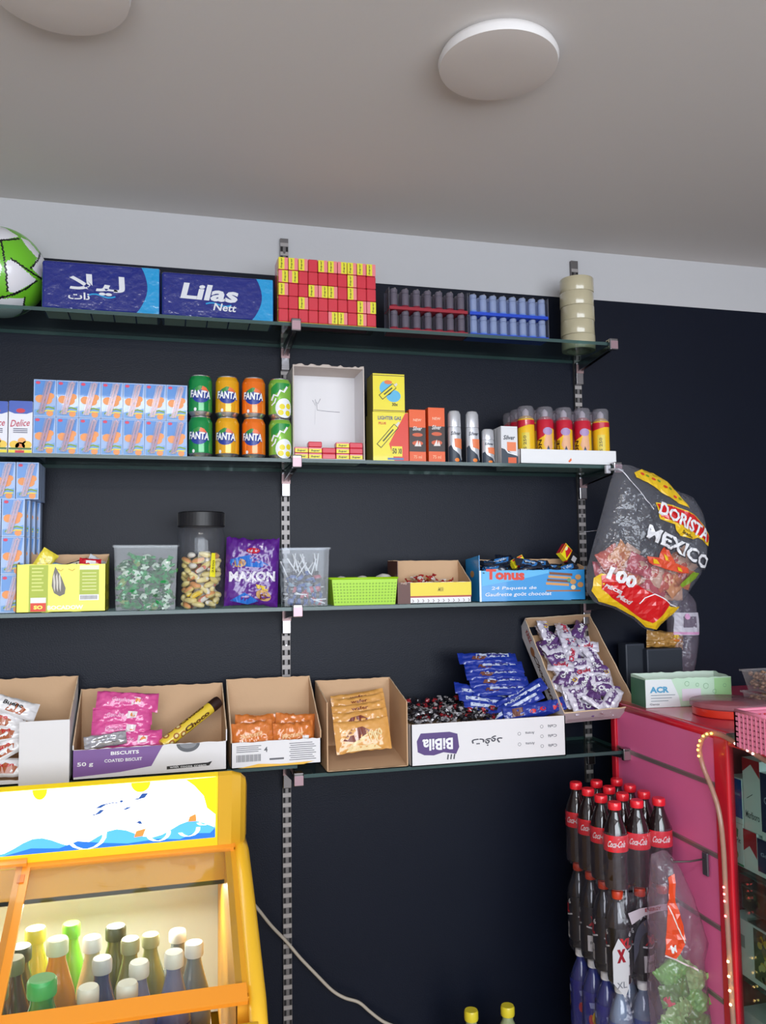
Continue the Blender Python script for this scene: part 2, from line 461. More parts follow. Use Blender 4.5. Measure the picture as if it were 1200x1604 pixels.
bracket(X1, ZS3, 'chrome bracket under the lollipop tub on the third shelf')
bracket(X2, ZS3, 'chrome bracket at the right end of the third shelf, behind the hanging snack bag')
bracket(X1, ZS4R, 'chrome bracket under the lowest row of open cartons at the middle upright')
bracket(X2, ZS4R, 'chrome bracket under the tilted carton at the right end of the lowest shelf')
# thin wire peg sticking out of the right standard
b = MB(); q0 = at(906, 834, -.015); q1 = at(935, 831, -.03)
b.tube([q0, q0.lerp(q1, .5), q1, q1+Vector((.006, 0, .008))], .0014, CHROME, 6)
tag(b.build('wire_peg'), 'thin bright wire peg sticking out of the right upright beside the snack bag', 'hook')

# ------------------------------------------------------------------ glass shelves
def shelf(x0, x1, z, label):
    b = MB(); t_ = .010
    b.box(x0, -.236, z-t_-.0006, x1, -.004, z-.0006, [GLASS, GLASS, GLEDGE, GLEDGE, GLEDGE, GLEDGE])
    return tag(b.build('glass_shelf'), label, 'shelf', 'clear glass shelves')
for z, nm in ((ZS1, 'top'), (ZS2, 'second'), (ZS3, 'third')):
    shelf(-.64, X1-.0015, z, 'clear glass shelf, left length of the %s level' % nm)
    shelf(X1+.0015, X2+.012, z, 'clear glass shelf, right length of the %s level' % nm)
shelf(-.64, X1-.0015, ZS4L, 'glass shelf, left length of the lowest level under the brown cartons')
shelf(X1+.0015, X2+.012, ZS4R, 'glass shelf, right length of the lowest level under the upside-down white tray')

# ================================================================== TOP SHELF
# ---- football
def football():
    c = at(-1, 427, -.13); r = at(80, 427, -.13).x-c.x; r = .121
    cz = ZS1+r; c = at(0, 427, -.125); cx = c.x
    GRN = col(110, 190, 40, .35, coat=.4); W = col(228, 226, 232, .35, coat=.4)
    ico = bmesh.new(); bmesh.ops.create_icosphere(ico, subdivisions=1, radius=1)
    cen = [v.co.normalized() for v in ico.verts]; ico.free()
    Rm = Matrix.Rotation(.5, 3, 'X') @ Matrix.Rotation(-.35, 3, 'Z') @ Matrix.Rotation(.4, 3, 'Y')
    cen = [Rm @ c_ for c_ in cen]
    bm = bmesh.new(); bmesh.ops.create_icosphere(bm, subdivisions=6, radius=1)
    vs_ = []; 
    BL = col(20, 22, 24, .4)
    fs = []; mm = []
    for v in bm.verts: vs_.append(v.co*r)
    # panels drawn on the ball as it lies: side towards the shop in ball coordinates (78 units = radius)
    def inside(q, P):
        c_ = False; n = len(P)
        for a in range(n):
            (x1, y1), (x2, y2) = P[a], P[(a+1) % n]
            if (y1 > q[1]) != (y2 > q[1]) and q[0] < (x2-x1)*(q[1]-y1)/(y2-y1)+x1: c_ = not c_
        return c_
    def near(q, L):
        for a in range(len(L)-1):
            (x1, y1), (x2, y2) = L[a], L[a+1]; dx, dy = x2-x1, y2-y1
            t_ = max(0, min(1, ((q[0]-x1)*dx+(q[1]-y1)*dy)/(dx*dx+dy*dy)))
            if math.hypot(q[0]-x1-t_*dx, q[1]-y1-t_*dy) < 1.5: return True
        return False
    whites = [[(9, 20), (17, 25), (58, -5), (24, -31), (12, -29), (8, 0)], [(-20, 78), (6, 76), (28, 64), (0, 53), (-30, 50)], [(30, 64), (44, 60), (66, 36), (58, 33), (44, 46)],
              [(49, 15), (64, 42), (80, 22), (80, 0), (63, 2)], [(-30, -50), (0, -43), (40, -37), (38, -62), (14, -80), (-40, -78)], [(42, -64), (60, -50), (70, -52), (50, -80), (30, -80)], [(-60, 30), (-10, 40), (3, 10), (-2, -14), (-50, -20)]]
    lines = [[(17, 25), (66, -2)], [(58, -6), (40, -22), (20, -34), (-6, -44), (-40, -50)], [(1, 52), (5, 30), (9, 5), (12, -30)], [(-12, 50), (28, 60)], [(64, 43), (60, 30), (48, 14)], [(40, -37), (38, -62), (30, -76)], [(40, -62), (60, -50), (72, -50)]]
    vd = Vector((.22, -1, -.25)).normalized(); vd = (CAM-Vector((cx, -.125, cz))).normalized()
    hx = Vector((0, 0, 1)).cross(vd).normalized(); hz = vd.cross(hx)
    for f in bm.faces:
        p = f.calc_center_median().normalized()
        q = (p.dot(hx)*78, p.dot(hz)*78)
        if p.dot(vd) < 0: q = (-q[0], q[1])
        mt = BL if any(near(q, L_) for L_ in lines) else (W if any(inside(q, P_) for P_ in whites) else GRN)
        fs.append([v.index for v in f.verts]); mm.append(mt)
    bm.free()
    b = MB(); b.add(vs_, fs, mm, True)
    o = b.build('football', None, (cx, -.125, cz+.0005))
    tag(o, 'green and white football with black seams at the left end of the top shelf', 'ball')
football()

# ---- tissue packs
def tissue_pack(xl, yt, xr, yb, label, arabic):
    y0 = -.222; cx, w_, h_ = fr(xl, yt, xr, yb, y0); d_ = .095; h_ = at((xl+xr)/2, yt, y0).z-ZS1
    t = thing('tissue_multipack', label, 'tissues', (cx, y0+d_/2, ZS1), 0, None)
    D = col(26, 38, 122, .2, coat=.7, bump=1.0, bscale=34); L = col(30, 150, 208, .2, coat=.7, bump=1.0, bscale=34); S = col(214, 216, 222, .4)
    b = MB(); b.rbox(w_, d_, h_, .007, D); F = FRONT(w_, d_)
    e = w_/2
    arc = [(e-.05+.022*math.sin(PI*(i/10))-.012*(1-i/10), h_*i/10) for i in range(11)]
    b.decal(F, d_poly([(e-.003, h_-.003)]+[(x, min(h_-.003, max(.003, z))) for x, z in reversed(arc)]+[(e-.003, .003)]), L, 1)
    b.decal(RIGHT(w_, d_), d_rect(-d_/2+.006, .006, d_/2-.006, h_-.006), L, 1)
    if arabic:
        b.decal(F, d_text('\uFEFC\uFEF4\uFEDF', -.012, h_*.55, w_*.47, h_*.42, bold=.02, rot=-.02), S, 2)
        b.decal(F, d_text('\u062A\u0627\uFEE7', -.058, h_*.30, w_*.18, h_*.15, bold=.02), S, 2)
    else:
        b.decal(F, d_text('Lilas', -.022, h_*.58, w_*.50, h_*.36, shear=.2, bold=.035, rot=-.03), S, 2)
        b.decal(F, d_text('Nett', .018, h_*.27, w_*.20, h_*.17, shear=.2, bold=.02, rot=-.03), S, 2)
    b.decal(F, d_line([(-.035+.01*i, h_*.33+.004*math.sin(i*.9)) for i in range(8)], .004), L, 1)
    b.build('wrapper', t)
    b = MB()
    for i in range(5):
        x = -w_/2+.006+(w_-.012)/5*i
        b.decal(BOT(), d_rect(x+.002, -d_/2+.012, x+(w_-.012)/5-.002, d_/2-.008), col(196, 194, 192, .7), 1)
    b.build('tissue_bundle', t)
tissue_pack(65, 413, 251, 489, 'dark blue multipack of tissues with white Arabic lettering, next to the football', True)
tissue_pack(253, 431, 429, 504, 'dark blue multipack of tissues with white Latin lettering, left of the middle upright', False)

# ---- shrink-wrapped block of small red and yellow packs
def gum_block():
    y0 = -.226; cx, w_, _ = fr(436, 405, 589, 515, y0); h_ = at(512, 408, y0).z-ZS1; d_ = .075
    t = thing('gum_carton', 'big block of fifty small red packs with yellow labels standing on the top shelf', 'sweets', (cx, y0+d_/2, ZS1))
    R2 = col(208, 52, 68, .28, coat=.5); Y2 = col(226, 218, 60, .3); P2 = col(232, 130, 136, .35); K2 = col(40, 44, 20, .5)
    b = MB(); zb = .004
    b.box(-w_/2, -d_/2+.018, 0, w_/2, d_/2, h_, [col(190, 150, 20, .4), R2, Y2, col(210, 140, 60), Y2, R2])
    b.box(-w_/2, -d_/2-.0005, 0, w_/2, d_/2, zb, col(186, 150, 24, .4))
    b.decal(BOT(), d_rect(-w_/2+.02, -.01, w_/2-.02, .02), col(120, 20, 22, .5), 1)
    b.decal(BOT(), d_text('Super gum', 0, -.02, w_*.6, .015, bold=.02), col(60, 20, 20), 1)
    b.build('carton', t)
    cw, ch = w_/10, (h_-zb)/5
    lab = {0: {0: 0, 1: 0, 2: 0, 4: 0, 5: 0, 6: 1, 7: 0, 8: 0, 9: 0}, 1: {0: 1, 1: 1, 7: 0}, 2: {0: 0, 3: 0, 4: 1, 5: 0, 7: 0}, 3: {2: 0, 8: 0, 9: 1}, 4: {5: 1, 6: 0, 8: 0}}
    for r_ in range(5):
        for c_ in range(10):
            b = MB(); b.rbox(cw-.0012, .019, ch-.0012, .0018, R2, seg=1); F = FRONT(0, .019)
            s = lab[r_].get(c_)
            if s is not None:
                x0, x1 = (-cw/2+.001, cw*.12) if s == 0 else (-cw*.12, cw/2-.001)
                q0, q1 = (x1, cw/2-.001) if s == 0 else (-cw/2+.001, x0)
                b.decal(F, d_rect(x0, .001, x1, ch-.002), Y2, 1); b.decal(F, d_rect(q0, .001, q1, ch-.002), P2, 1)
                b.decal(F, d_text('Super', (x0+x1)/2, ch/2, ch*.8, .006, rot=PI/2, bold=.03, res=1), K2, 2)
            o = b.build('small_pack', t, (-w_/2+cw*(c_+.5), -d_/2+.0085, zb+h_-zb-(r_+1)*ch+.0005))
gum_block()

# ---- lighters in racks
def lighter(body, base, name='lighter', cap=None):
    t = thing(name, 'x', 'lighter')
    b = MB(); b.lathe([(.0118, .012), (.0118, .046), (.0108, .049)], body, 14); b.build('tank', t)
    b = MB(); b.lathe([(.0120, 0), (.0120, .012), (.0117, .0125)], base, 14); b.build('base', t)
    b = MB(); b.lathe([(.0112, .0495), (.0112, .060), (.008, .0625)], cap, 14)
    b.lathe([(.0035, -.005), (.0035, .005)], STEEL, 10, Matrix.Translation((.003, 0, .0625)) @ Matrix.Rotation(PI/2, 4, 'X')); b.build('cap', t)
    return t
def rack(xl, yt, xr, n, body, base, trc, word, gl):
    y0 = -.212; cx, w_, _ = fr(xl, yt, xr, yt+60, y0); d_ = .058
    proto = lighter(body, base, cap=body); first = True
    for lv in (0, 1):
        z = ZS1+.0005+lv*.0665
        b = MB(); b.box(-w_/2, -d_/2, 0, w_/2, d_/2, .0025, trc); 
        for s in (-1, 1): b.box(s*w_/2-.001, -d_/2, .0025, s*w_/2+.001, d_/2, .0655, film('rack_'+word, (200, 205, 220), hz=.15))
        b.box(-w_/2, -d_/2, .0025, w_/2, -d_/2+.0012, .009, trc)
        b.box(-w_/2, d_/2-.0012, .0025, w_/2, d_/2, .0655, film('rackb_'+word, (120, 125, 150), hz=.4))
        o = b.build('lighter_rack', None, (cx, y0+d_/2, z))
        tag(o, '%s lighter rack on the top shelf, %s tier' % (word, ['lower', 'upper'][lv]), 'rack', 'lighter racks')
        for row in (0, 1):
            for i in range(n):
                x = cx-w_/2+w_/n*(i+.5); y = y0+.0145+row*.026
                if row == 0: lb = '%s lighter, %s from the left, front of the %s tier' % (gl, ORD[i], ['lower', 'upper'][lv])
                else: lb = '%s lighter standing in the hidden back row of the %s tier' % (gl, ['lower', 'upper'][lv])
                if first: proto.location = (x, y, z+.0028); proto['label'] = lb; proto['group'] = gl+' lighters'; first = False
                else: dup(proto, (x, y, z+.0028), None, lb)
rack(610, 458, 733, 7, film('dark_tank', (140, 136, 150), haze=(124, 116, 132), hz=.6, gloss=.3), col(120, 28, 48, .35), col(150, 26, 44, .35), 'dark red', 'smoky grey')
rack(736, 463, 859, 8, film('blue_tank', (206, 216, 240), haze=(176, 192, 230), hz=.55, gloss=.3), col(110, 140, 205, .3), col(30, 70, 190, .3), 'bright blue', 'clear blue')

# ---- stacked tape rolls
def tapes():
    xc, y = at(904, 480, -.115).x, -.115; R_ = .0545; H = .0468
    T1 = col(190, 180, 150, .22, coat=.6); T2 = col(172, 162, 134, .35); CORE = col(150, 140, 118, .7)
    names = ['bottom', 'second from the bottom', 'middle', 'second from the top', 'top']
    for i in range(5):
        dx = (.0012, -.0008, .0006, -.001, .0004)[i]
        t = thing('tape_roll', 'clear beige packing tape roll, %s of the stack of five' % names[i], 'tape', (xc+dx, y, ZS1+.0005+i*(H+.0006)), i*.7, 'stacked packing tape rolls')
        b = MB(); b.lathe([(.040, 0), (R_-.001, 0), (R_, .0015), (R_, H-.0015), (R_-.001, H), (.040, H)], [T2, T1, T1, T1, T2], 40, cap=False); b.build('tape', t)
        b = MB(); b.lathe([(.040, 0), (.038, 0), (.038, H), (.040, H)], CORE, 32, cap=False); b.build('core', t)
        if i >= 3:
            b = MB(); Fc = CYL(R_)
            for k in range(5): b.decal(Fc, d_line([(-.028, .004+k*.009), (-.018, .011+k*.009)], .0028), col(206, 150, 150, .4), 1, .01)
            b.build('tear_strip', t)
tapes()

# ================================================================== SECOND SHELF
# ---- small straw juice cartons
def straw_carton():
    t = thing('juice_carton', 'x', 'juice carton')
    w_, d_, h_ = .0575, .038, .0985; b = MB()
    LB = col(150, 178, 222, .35, coat=.3); BL = col(60, 130, 205, .35, coat=.3); OR = col(236, 150, 78, .4); PI_ = col(232, 190, 214, .3, coat=.3)
    b.box(-w_/2, -d_/2, 0, w_/2, d_/2, h_, [LB, LB, LB, col(160, 176, 205, .4), LB, col(160, 176, 205, .4)]); F = FRONT(w_, d_)
    b.decal(F, d_poly([(-.026, .055), (.0, .058), (.022, .062), (.026, .096), (-.026, .096)]), BL, 1)
    b.decal(F, d_poly([(-.0265, .003), (.0265, .003), (.0265, .03), (.0, .022), (-.0265, .018)]), col(110, 160, 215, .4), 1)
    for x, z, r_ in ((-.012, .047, .0125), (.006, .044, .013), (.014, .055, .010)): b.decal(F, d_ell(x, z, r_, r_*.85, 14), OR, 2)
    b.decal(F, d_ell(.002, .043, .004, .004, 8), col(150, 70, 40), 3)
    b.decal(F, d_ell(.013, .009, .009, .008, 12), OR, 2)
    b.decal(F, d_line([(-.02, .012), (-.006, .022), (.01, .026), (.025, .022)], .004), col(120, 160, 50), 3)
    b.decal(F, d_line([(-.012, .008), (.006, .017), (.024, .016)], .003), col(236, 220, 60), 3)
    b.decal(F, d_ell(-.018, .090, .006, .004, 12), col(214, 50, 90), 2)
    b.build('box', t)
    b = MB()
    for dx in (0, .008): b.tube([(-.012+dx, -d_/2-.0032, .008), (.008+dx, -d_/2-.0032, .09)], .0026, PI_, 6)
    b.tube([(.008, -d_/2-.0032, .09), (.012, -d_/2-.0032, .0935), (.016, -d_/2-.0032, .09)], .0024, PI_, 6)
    b.decal(lambda u, v, k: Vector((u, -d_/2-.0066, v)), d_poly([(-.018, .006), (-.002, .006), (.022, .094), (.002, .094)]), film('straw_film', (236, 220, 232), hz=.25, gloss=.3), 1)
    b.build('straw', t)
    return t
SCART = straw_carton()
def place_cartons():
    used = False; y0 = -.222; w_ = .0575; d_ = .038
    xs = [at(52+34.6*(i+.5), 655, y0).x for i in range(7)]
    st = (xs[-1]-xs[0])/6
    for r_ in range(2):
        for c_ in range(7):
            loc = (xs[0]+st*c_, y0+d_/2+.007, ZS2+.0005+r_*.0992)
            lb = 'light blue straw carton, %s from the left in the %s row, second shelf' % (ORD[c_], ['lower', 'upper'][r_])
            if not used: SCART.location = loc; SCART['label'] = lb; SCART['group'] = 'straw juice cartons'; SCART.scale = (min(1, (st-.0008)/w_),)*1+(1, 1); used = True
            else:
                o = dup(SCART, loc, None, lb); o.scale = SCART.scale
    # the stack at the left of the third shelf: four high, several deep
    y1 = -.195
    for r_ in range(4):
        for c_ in range(3):
            for dd in range(4):
                if r_ == 3 and dd > 2: continue
                x = at(38, 880, y1).x-.0575*(c_+.5)+(.0 if r_ < 3 else .030)+(dd*.007 if r_ < 3 else 0); y = y1+d_/2+dd*.0405+(.02 if r_ == 3 else 0)
                rowt = ['bottom', 'second', 'third', 'top'][r_]
                if dd == 0:
                    lb = 'straw carton, %s layer of the third shelf stack, front, %s from the right' % (rowt, ORD[c_])
                else:
                    lb = 'straw juice carton deep in the %s layer of the tall stack on the third shelf' % rowt
                if c_ > 0 and dd > 0: continue
                dup(SCART, (x, y, ZS3+.0005+r_*.0992), None, lb)
place_cartons()

# ---- white fruit juice cartons, far left
def fruit_carton(xl, xr, label):
    y0 = -.222; x0 = at(xl, 670, y0).x; x1 = at(xr, 670, y0).x; h_ = at((xl+xr)/2, 629, y0).z-ZS2; w_ = x1-x0-.001; d_ = .045
    t = thing('fruit_juice_carton', label, 'juice carton', ((x0+x1)/2, y0+d_/2, ZS2+.0005))
    b = MB(); b.box(-w_/2, -d_/2, 0, w_/2, d_/2, h_, col(226, 226, 234, .35, coat=.3)); F = FRONT(w_, d_)
    b.decal(F, d_poly([(-w_/2, h_*.8), (-w_/4, h_*.76), (w_/4, h_*.76), (w_/2, h_*.8), (w_/2, h_), (-w_/2, h_)]), col(50, 84, 178, .35), 1)
    b.decal(F, d_ell(0, h_*.82, .011, .006), col(200, 40, 60), 2)
    b.decal(F, d_text('Delice', 0, h_*.58, w_*.8, h_*.13, shear=.3, rot=.08, bold=.01), col(190, 50, 80), 2)
    for i in range(3): b.decal(F, d_rect(-w_*.3, h_*(.46-.035*i), w_*.3, h_*(.475-.035*i)), col(60, 60, 90), 2)
    for x, z, r_, c_ in ((-.014, .022, .012, (240, 196, 60)), (.016, .022, .012, (238, 200, 70)), (0, .018, .012, (236, 140, 60)), (.004, .032, .010, (240, 170, 90))):
        b.decal(F, d_ell(x, z, r_, r_*.85), col(*c_), 2)
    b.decal(F, d_rect(-w_/2+.001, .009, w_/2-.001, .014), col(70, 110, 40), 3)
    b.decal(F, d_rect(-w_/2+.0005, .0005, w_/2-.0005, .008), col(240, 220, 40), 3); b.decal(F, d_rect(-.012, .0005, .010, .007), col(214, 40, 60), 4)
    b.build('box', t)
    b = MB(); b.box(-w_/2+.002, -d_/2+.004, h_+.0002, w_/2-.002, d_/2-.004, h_+.002, col(60, 90, 180)); b.build('top_flap', t)
fruit_carton(13, 51, 'white juice carton with yellow fruit and blue top beside the light blue cartons')
fruit_carton(-26, 12, 'white juice carton with fruit cut off by the left edge of the photo')

# ---- soda cans
def can(body, kind):
    t = thing('soda_can', 'x', 'soda can'); R_ = .033
    b = MB(); AL = col(200, 200, 204, .25, .9)
    b.lathe([(.0245, 0), (.027, .003), (R_-.0005, .012), (R_, .014), (R_, .099), (R_-.001, .102), (.0275, .1115)], [AL, AL, body, body, body, body], 36, cap=False)
    b.add([(.0245*math.cos(2*PI*i/24), .0245*math.sin(2*PI*i/24), 0) for i in range(24)], [list(range(24))], AL)
    Fc = CYL(R_); W = col(236, 238, 244, .3); 
    if kind == 'fruit':
        bl = col(36, 60, 150, .3)
        b.decal(Fc, d_ell(-.001, .058, .026, .023, 26), bl, 1, .004)
        b.decal(Fc, d_poly([(-.022, .066), (-.016, .076), (-.004, .083), (.004, .082), (.0, .072), (-.012, .066)]), col(50, 140, 60, .3), 2, .004)
        b.decal(Fc, d_poly([(.0, .072), (.004, .082), (.014, .078), (.021, .068), (.012, .066)]), col(232, 110, 60, .3), 2, .004)
        b.decal(Fc, d_text('FANTA', -.001, .0585, .060, .0225, rot=-.06, bold=.06), col(40, 50, 110), 3, .004)
        b.decal(Fc, d_text('FANTA', -.001, .059, .057, .0205, rot=-.06, bold=.035), W, 4, .004)
        b.decal(Fc, d_ell(-.016, .017, .004, .005, 12), W, 1, .004)
    else:
        g2 = col(30, 140, 60, .3); y2 = col(232, 214, 40, .3)
        b.decal(Fc, d_poly([(-.03, .06), (.03, .095), (.03, .10), (-.01, .10), (-.03, .085)]), g2, 1, .004)
        b.decal(Fc, d_ell(.012, .028, .026, .028, 24), W, 2, .004)
        for x, z, r_ in ((.005, .032, .008), (.024, .034, .008), (.001, .015, .008), (.022, .014, .008)): b.decal(Fc, d_ell(x, z, r_, r_), y2, 3, .004)
        b.decal(Fc, d_line([(-.026, .05), (-.018, .066), (-.008, .062), (.0, .078), (.01, .074), (.02, .09)], .006), W, 3, .004)
        b.decal(Fc, d_line([(-.026, .036), (-.016, .044), (-.012, .056)], .004), W, 3, .004)
    b.build('body', t)
    b = MB(); b.lathe([(.0275, .1115), (.0282, .1135), (.027, .1148), (.0255, .112), (.001, .1115)], AL, 28, cap=False)
    ld = b.build('lid', t); b = MB(); b.rbox(.014, .022, .0012, .0005, AL, Matrix.Translation((0, 0, .1122)), 1); b.build('pull_tab', ld)
    return t
def cans():
    spec = [('green', (14, 140, 70), 'fruit', 314), ('yellow', (236, 170, 20), 'fruit', 356), ('orange', (240, 116, 22), 'fruit', 397.5), ('lime green and lemon yellow', (132, 190, 70), 'lemon', 439)]
    y = -.188
    for nm, c_, kd, px in spec:
        p = can(col(*c_, .22, metal=.15, coat=.6), kd)
        x = at(px, 680, y).x
        for r_ in range(2):
            lb = '%s soda can in the %s row on the second shelf' % (nm, ['lower', 'upper'][r_])
            if r_ == 0: p.location = (x, y, ZS2+.0005); p['label'] = lb; p['group'] = 'stacked soda cans'; p.rotation_euler.z = -.1+rnd.uniform(-.12, .12)
            else: dup(p, (x+rnd.uniform(-.001, .001), y, ZS2+.001+.1152), rnd.uniform(-.1, .1), lb)
cans()

# ---- open white carton with small packs
def gum_pack(yellow):
    b = MB(); R2 = col(212, 46, 66, .3, coat=.4); Y2 = col(232, 220, 50, .35)
    b.rbox(.0435, .030, .0145, .002, R2, seg=1); F = FRONT(0, .030)
    if yellow:
        b.decal(F, d_rect(-.0205, .001, .0205, .0105), Y2, 1); b.decal(F, d_text('Super', 0, .0055, .028, .006, bold=.03, shear=.3), col(40, 40, 30), 2)
        b.decal(F, d_rect(-.0205, .0108, .0205, .0135), col(236, 150, 160, .4), 1)
    return b
def white_carton():
    y0 = -.215; cx, w_, _ = fr(459, 570, 571, 720, y0); h_ = at(515, 574, y0+.0).z-ZS2; d_ = .12
    t = thing('white_carton', 'open white cardboard box standing on end with pen scribbles inside', 'box', (cx, y0+d_/2, ZS2+.0005))
    IN = col(226, 224, 226, .6); EDG = col(196, 184, 176, .7); b = MB(); q = .003
    b.box(-w_/2, -d_/2, 0, w_/2, d_/2, q, IN); b.box(-w_/2, d_/2-q, q, w_/2, d_/2, h_-q, IN)
    b.box(-w_/2, -d_/2, q, -w_/2+q, d_/2-q, h_, [EDG, EDG, EDG, IN, IN, col(205, 200, 198)])
    b.box(w_/2-q, -d_/2, q, w_/2, d_/2-q, h_, [EDG, EDG, EDG, col(205, 200, 198), IN, IN])
    b.box(-w_/2, -d_/2+.004, h_-q, w_/2, d_/2, h_, [EDG, EDG, EDG, IN, IN, IN])
    b.build('box', t)
    b = MB(); R_ = random.Random(3); v = []; n = 24
    for i in range(n+1):
        x = -w_/2+w_*i/n; v += [(x, -d_/2+.004, h_-.001), (x, -d_/2+.001, h_+R_.choice((.0, .001, .004, .005)))]
    b.add(v, [(2*i, 2*i+2, 2*i+3, 2*i+1) for i in range(n)], EDG); b.build('torn_edge', t)
    b = MB(); F = lambda u, v, k: Vector((u, d_/2-q-.0005, v)); ink = col(70, 70, 90)
    b.decal(F, d_line([(-.028, h_*.72), (-.02, h_*.66), (-.02, h_*.73), (-.012, h_*.68), (-.004, h_*.74)], .0012), ink)
    b.decal(F, d_line([(-.016, h_*.70), (-.014, h_*.61), (.02, h_*.60), (.055, h_*.595)], .0012), ink)
    b.decal(F, d_line([(-.018, h_*.73), (-.022, h_*.45)], .0007), col(180, 180, 186)); b.build('pen_scribble', t)
    gy = gum_pack(True); gr = gum_pack(False); my = gy.build('gum_pack'); mr = gr.build('gum_pack')
    x0 = cx-w_/2+.0045; st = (w_-.009)/5; rows = [[1, 1, 0, 1, 1], [1, 1, 0, 1, 0], [None, 0, None, 1, 0]]; u = {1: False, 0: False}
    rn = ['bottom', 'middle', 'top']; sc = min(1, (st-.0008)/.0435)
    for j, row in enumerate(rows):
        for i, k in enumerate(row):
            if k is None: continue
            o = (my if k else mr)
            if u[k]: o = o.copy(); COL.objects.link(o)
            u[k] = True
            o.location = (x0+st*(i+.5), y0+.02+(.001*i % .003), ZS2+.0038+j*.0166); o.scale = (sc, 1, 1.12)
            tag(o, '%s gum pack, %s row, %s from the left in the open white box' % (['plain red', 'yellow and red'][k], rn[j], ORD[i]), 'gum', 'gum packs in the white box')
white_carton()

# ---- battery boxes, hygiene boxes, bottles, sprays
def printed(name, label, cat, xl, yt, xr, yb, y0, d_, zb, base, fn, side=None, group=None):
    cx, w_, _ = fr(xl, yt, xr, yb, y0); h_ = at((xl+xr)/2, yt, y0).z-zb; w_ -= .001
    t = thing(name, label, cat, (cx, y0+d_/2, zb+.0005), 0, group)
    b = MB(); b.box(-w_/2, -d_/2, 0, w_/2, d_/2, h_, [base]*5+[side or base]); fn(b, w_, d_, h_); b.build('box', t)
    b = MB(); b.decal(TOP(h_), d_rect(-w_/2+.002, -d_/2+.002, w_/2-.002, d_/2-.002), base, 1)
    b.decal(TOP(h_), d_line([(-w_/2+.002, -d_/2+.006), (w_/2-.002, -d_/2+.006)], .0012), col(80, 70, 30), 2); b.build('lid_flap', t)
    return t, w_, h_
YB = col(236, 220, 40, .32, coat=.3)
def pen_art(b, F, cx, cz, L, a, body):
    c_, s_ = math.cos(a), math.sin(a)
    def rt(pts): return [(cx+x*c_-y*s_, cz+x*s_+y*c_) for x, y in pts]
    b.decal(F, d_poly(rt([(-L/2, -.009), (L*.35, -.009), (L*.35, .009), (-L/2, .009)])), col(50, 56, 30), 3)
    b.decal(F, d_poly(rt([(-L/2+.002, -.007), (L*.33, -.007), (L*.33, .007), (-L/2+.002, .007)])), body, 4)
    b.decal(F, d_poly(rt([(L*.35, -.004), (L/2, -.003), (L/2, .003), (L*.35, .004)])), col(220, 214, 200), 4)
    b.decal(F, d_poly(rt([(-L*.3, -.002), (L*.2, -.002), (L*.2, .002), (-L*.3, .002)])), col(60, 70, 40), 5)
def f1(b, w_, d_, h_):
    F = FRONT(w_, d_)
    b.decal(F, d_ell(-.008, h_*.62, .020, .022), col(90, 180, 220), 1); b.decal(F, d_ell(.014, h_*.42, .022, .018), col(90, 180, 220), 1)
    b.decal(F, d_ell(-.002, h_*.78, .012, .006), col(230, 120, 60), 2); pen_art(b, F, 0, h_*.56, .066, .7, YB)
    b.decal(F, d_text('30x', .018, h_*.2, .018, .010, bold=.03), col(50, 50, 20), 2)
    b.decal(F, d_rect(-w_/2, h_-.006, w_/2, h_-.004), col(110, 90, 40), 2); b.decal(F, d_rect(-w_/2+.001, .002, w_/2-.001, .005), col(150, 130, 40), 2)
def f2(b, w_, d_, h_):
    F = FRONT(w_, d_)
    b.decal(F, d_poly([(w_/2, .0005), (w_/2, h_-.001), (w_*.42, h_-.001), (-w_*.05, h_*.35), (w_*.1, .0005)]), col(220, 60, 40, .35), 1)
    pen_art(b, F, -.005, h_*.55, .095, .85, YB)
    b.decal(F, d_text('LIGHTER GAS', -.003, h_*.88, .07, .011, bold=.02), col(70, 80, 140), 3); b.decal(F, d_text('PLUS', -.025, h_*.77, .022, .007, bold=.03), col(214, 60, 50), 3)
    b.decal(F, d_rect(.002, .014, .034, .044), YB, 2); b.decal(F, d_text('50', .011, .03, .013, .016, bold=.03), col(50, 50, 20), 3); b.decal(F, d_text('X8', .027, .03, .011, .016, bold=.03), col(50, 50, 20), 3)
    b.decal(F, d_rect(-.01, .004, .038, .010), col(90, 130, 180), 3)
SIDEY = col(150, 140, 70, .4)
t_, w2, h2 = printed('glue_tube_box', 'yellow and red box with a slanted tube picture, under the smaller yellow box', 'box', 584, 646, 640, 722, -.215, .085, ZS2, YB, f2, SIDEY)
printed('glue_tube_box', 'smaller yellow box with blue spots, on top of the yellow and red box', 'box', 584, 586, 634, 646, -.210, .075, ZS2+h2+.002, YB, f1, SIDEY)
ORG = col(232, 92, 30, .35); DK = col(56, 38, 36, .4)
def f3(b, w_, d_, h_):
    F = FRONT(w_, d_)
    b.decal(F, d_rect(-w_/2, h_*.2, w_/2, h_*.66), DK, 1); b.decal(F, d_text('Silver', 0, h_*.64, w_*.55, h_*.08, shear=.2, bold=.02), col(230, 226, 224), 3)
    b.decal(F, d_ell(0, h_*.52, w_*.32, h_*.035), col(210, 90, 50), 2); b.decal(F, d_ell(0, h_*.36, w_*.33, h_*.045), col(210, 90, 50), 2)
    b.decal(F, d_poly([(-w_*.2, h_*.3), (0, h_*.42), (w_*.05, h_*.3)]), col(230, 220, 214), 3); b.decal(F, d_poly([(w_*.02, h_*.3), (w_*.12, h_*.4), (w_*.22, h_*.3)]), col(230, 220, 214), 3)
    b.decal(F, d_text('NEW', 0, h_*.80, w_*.5, h_*.05, bold=.02), col(250, 200, 170), 2); b.decal(F, d_text('75 ml', 0, h_*.1, w_*.5, h_*.06, bold=.01), col(250, 190, 150), 2)
printed('polish_box', 'narrow orange and black polish box next to the yellow boxes', 'box', 641, 642, 667, 722, -.205, .03, ZS2, ORG, f3, group='orange and black boxes')
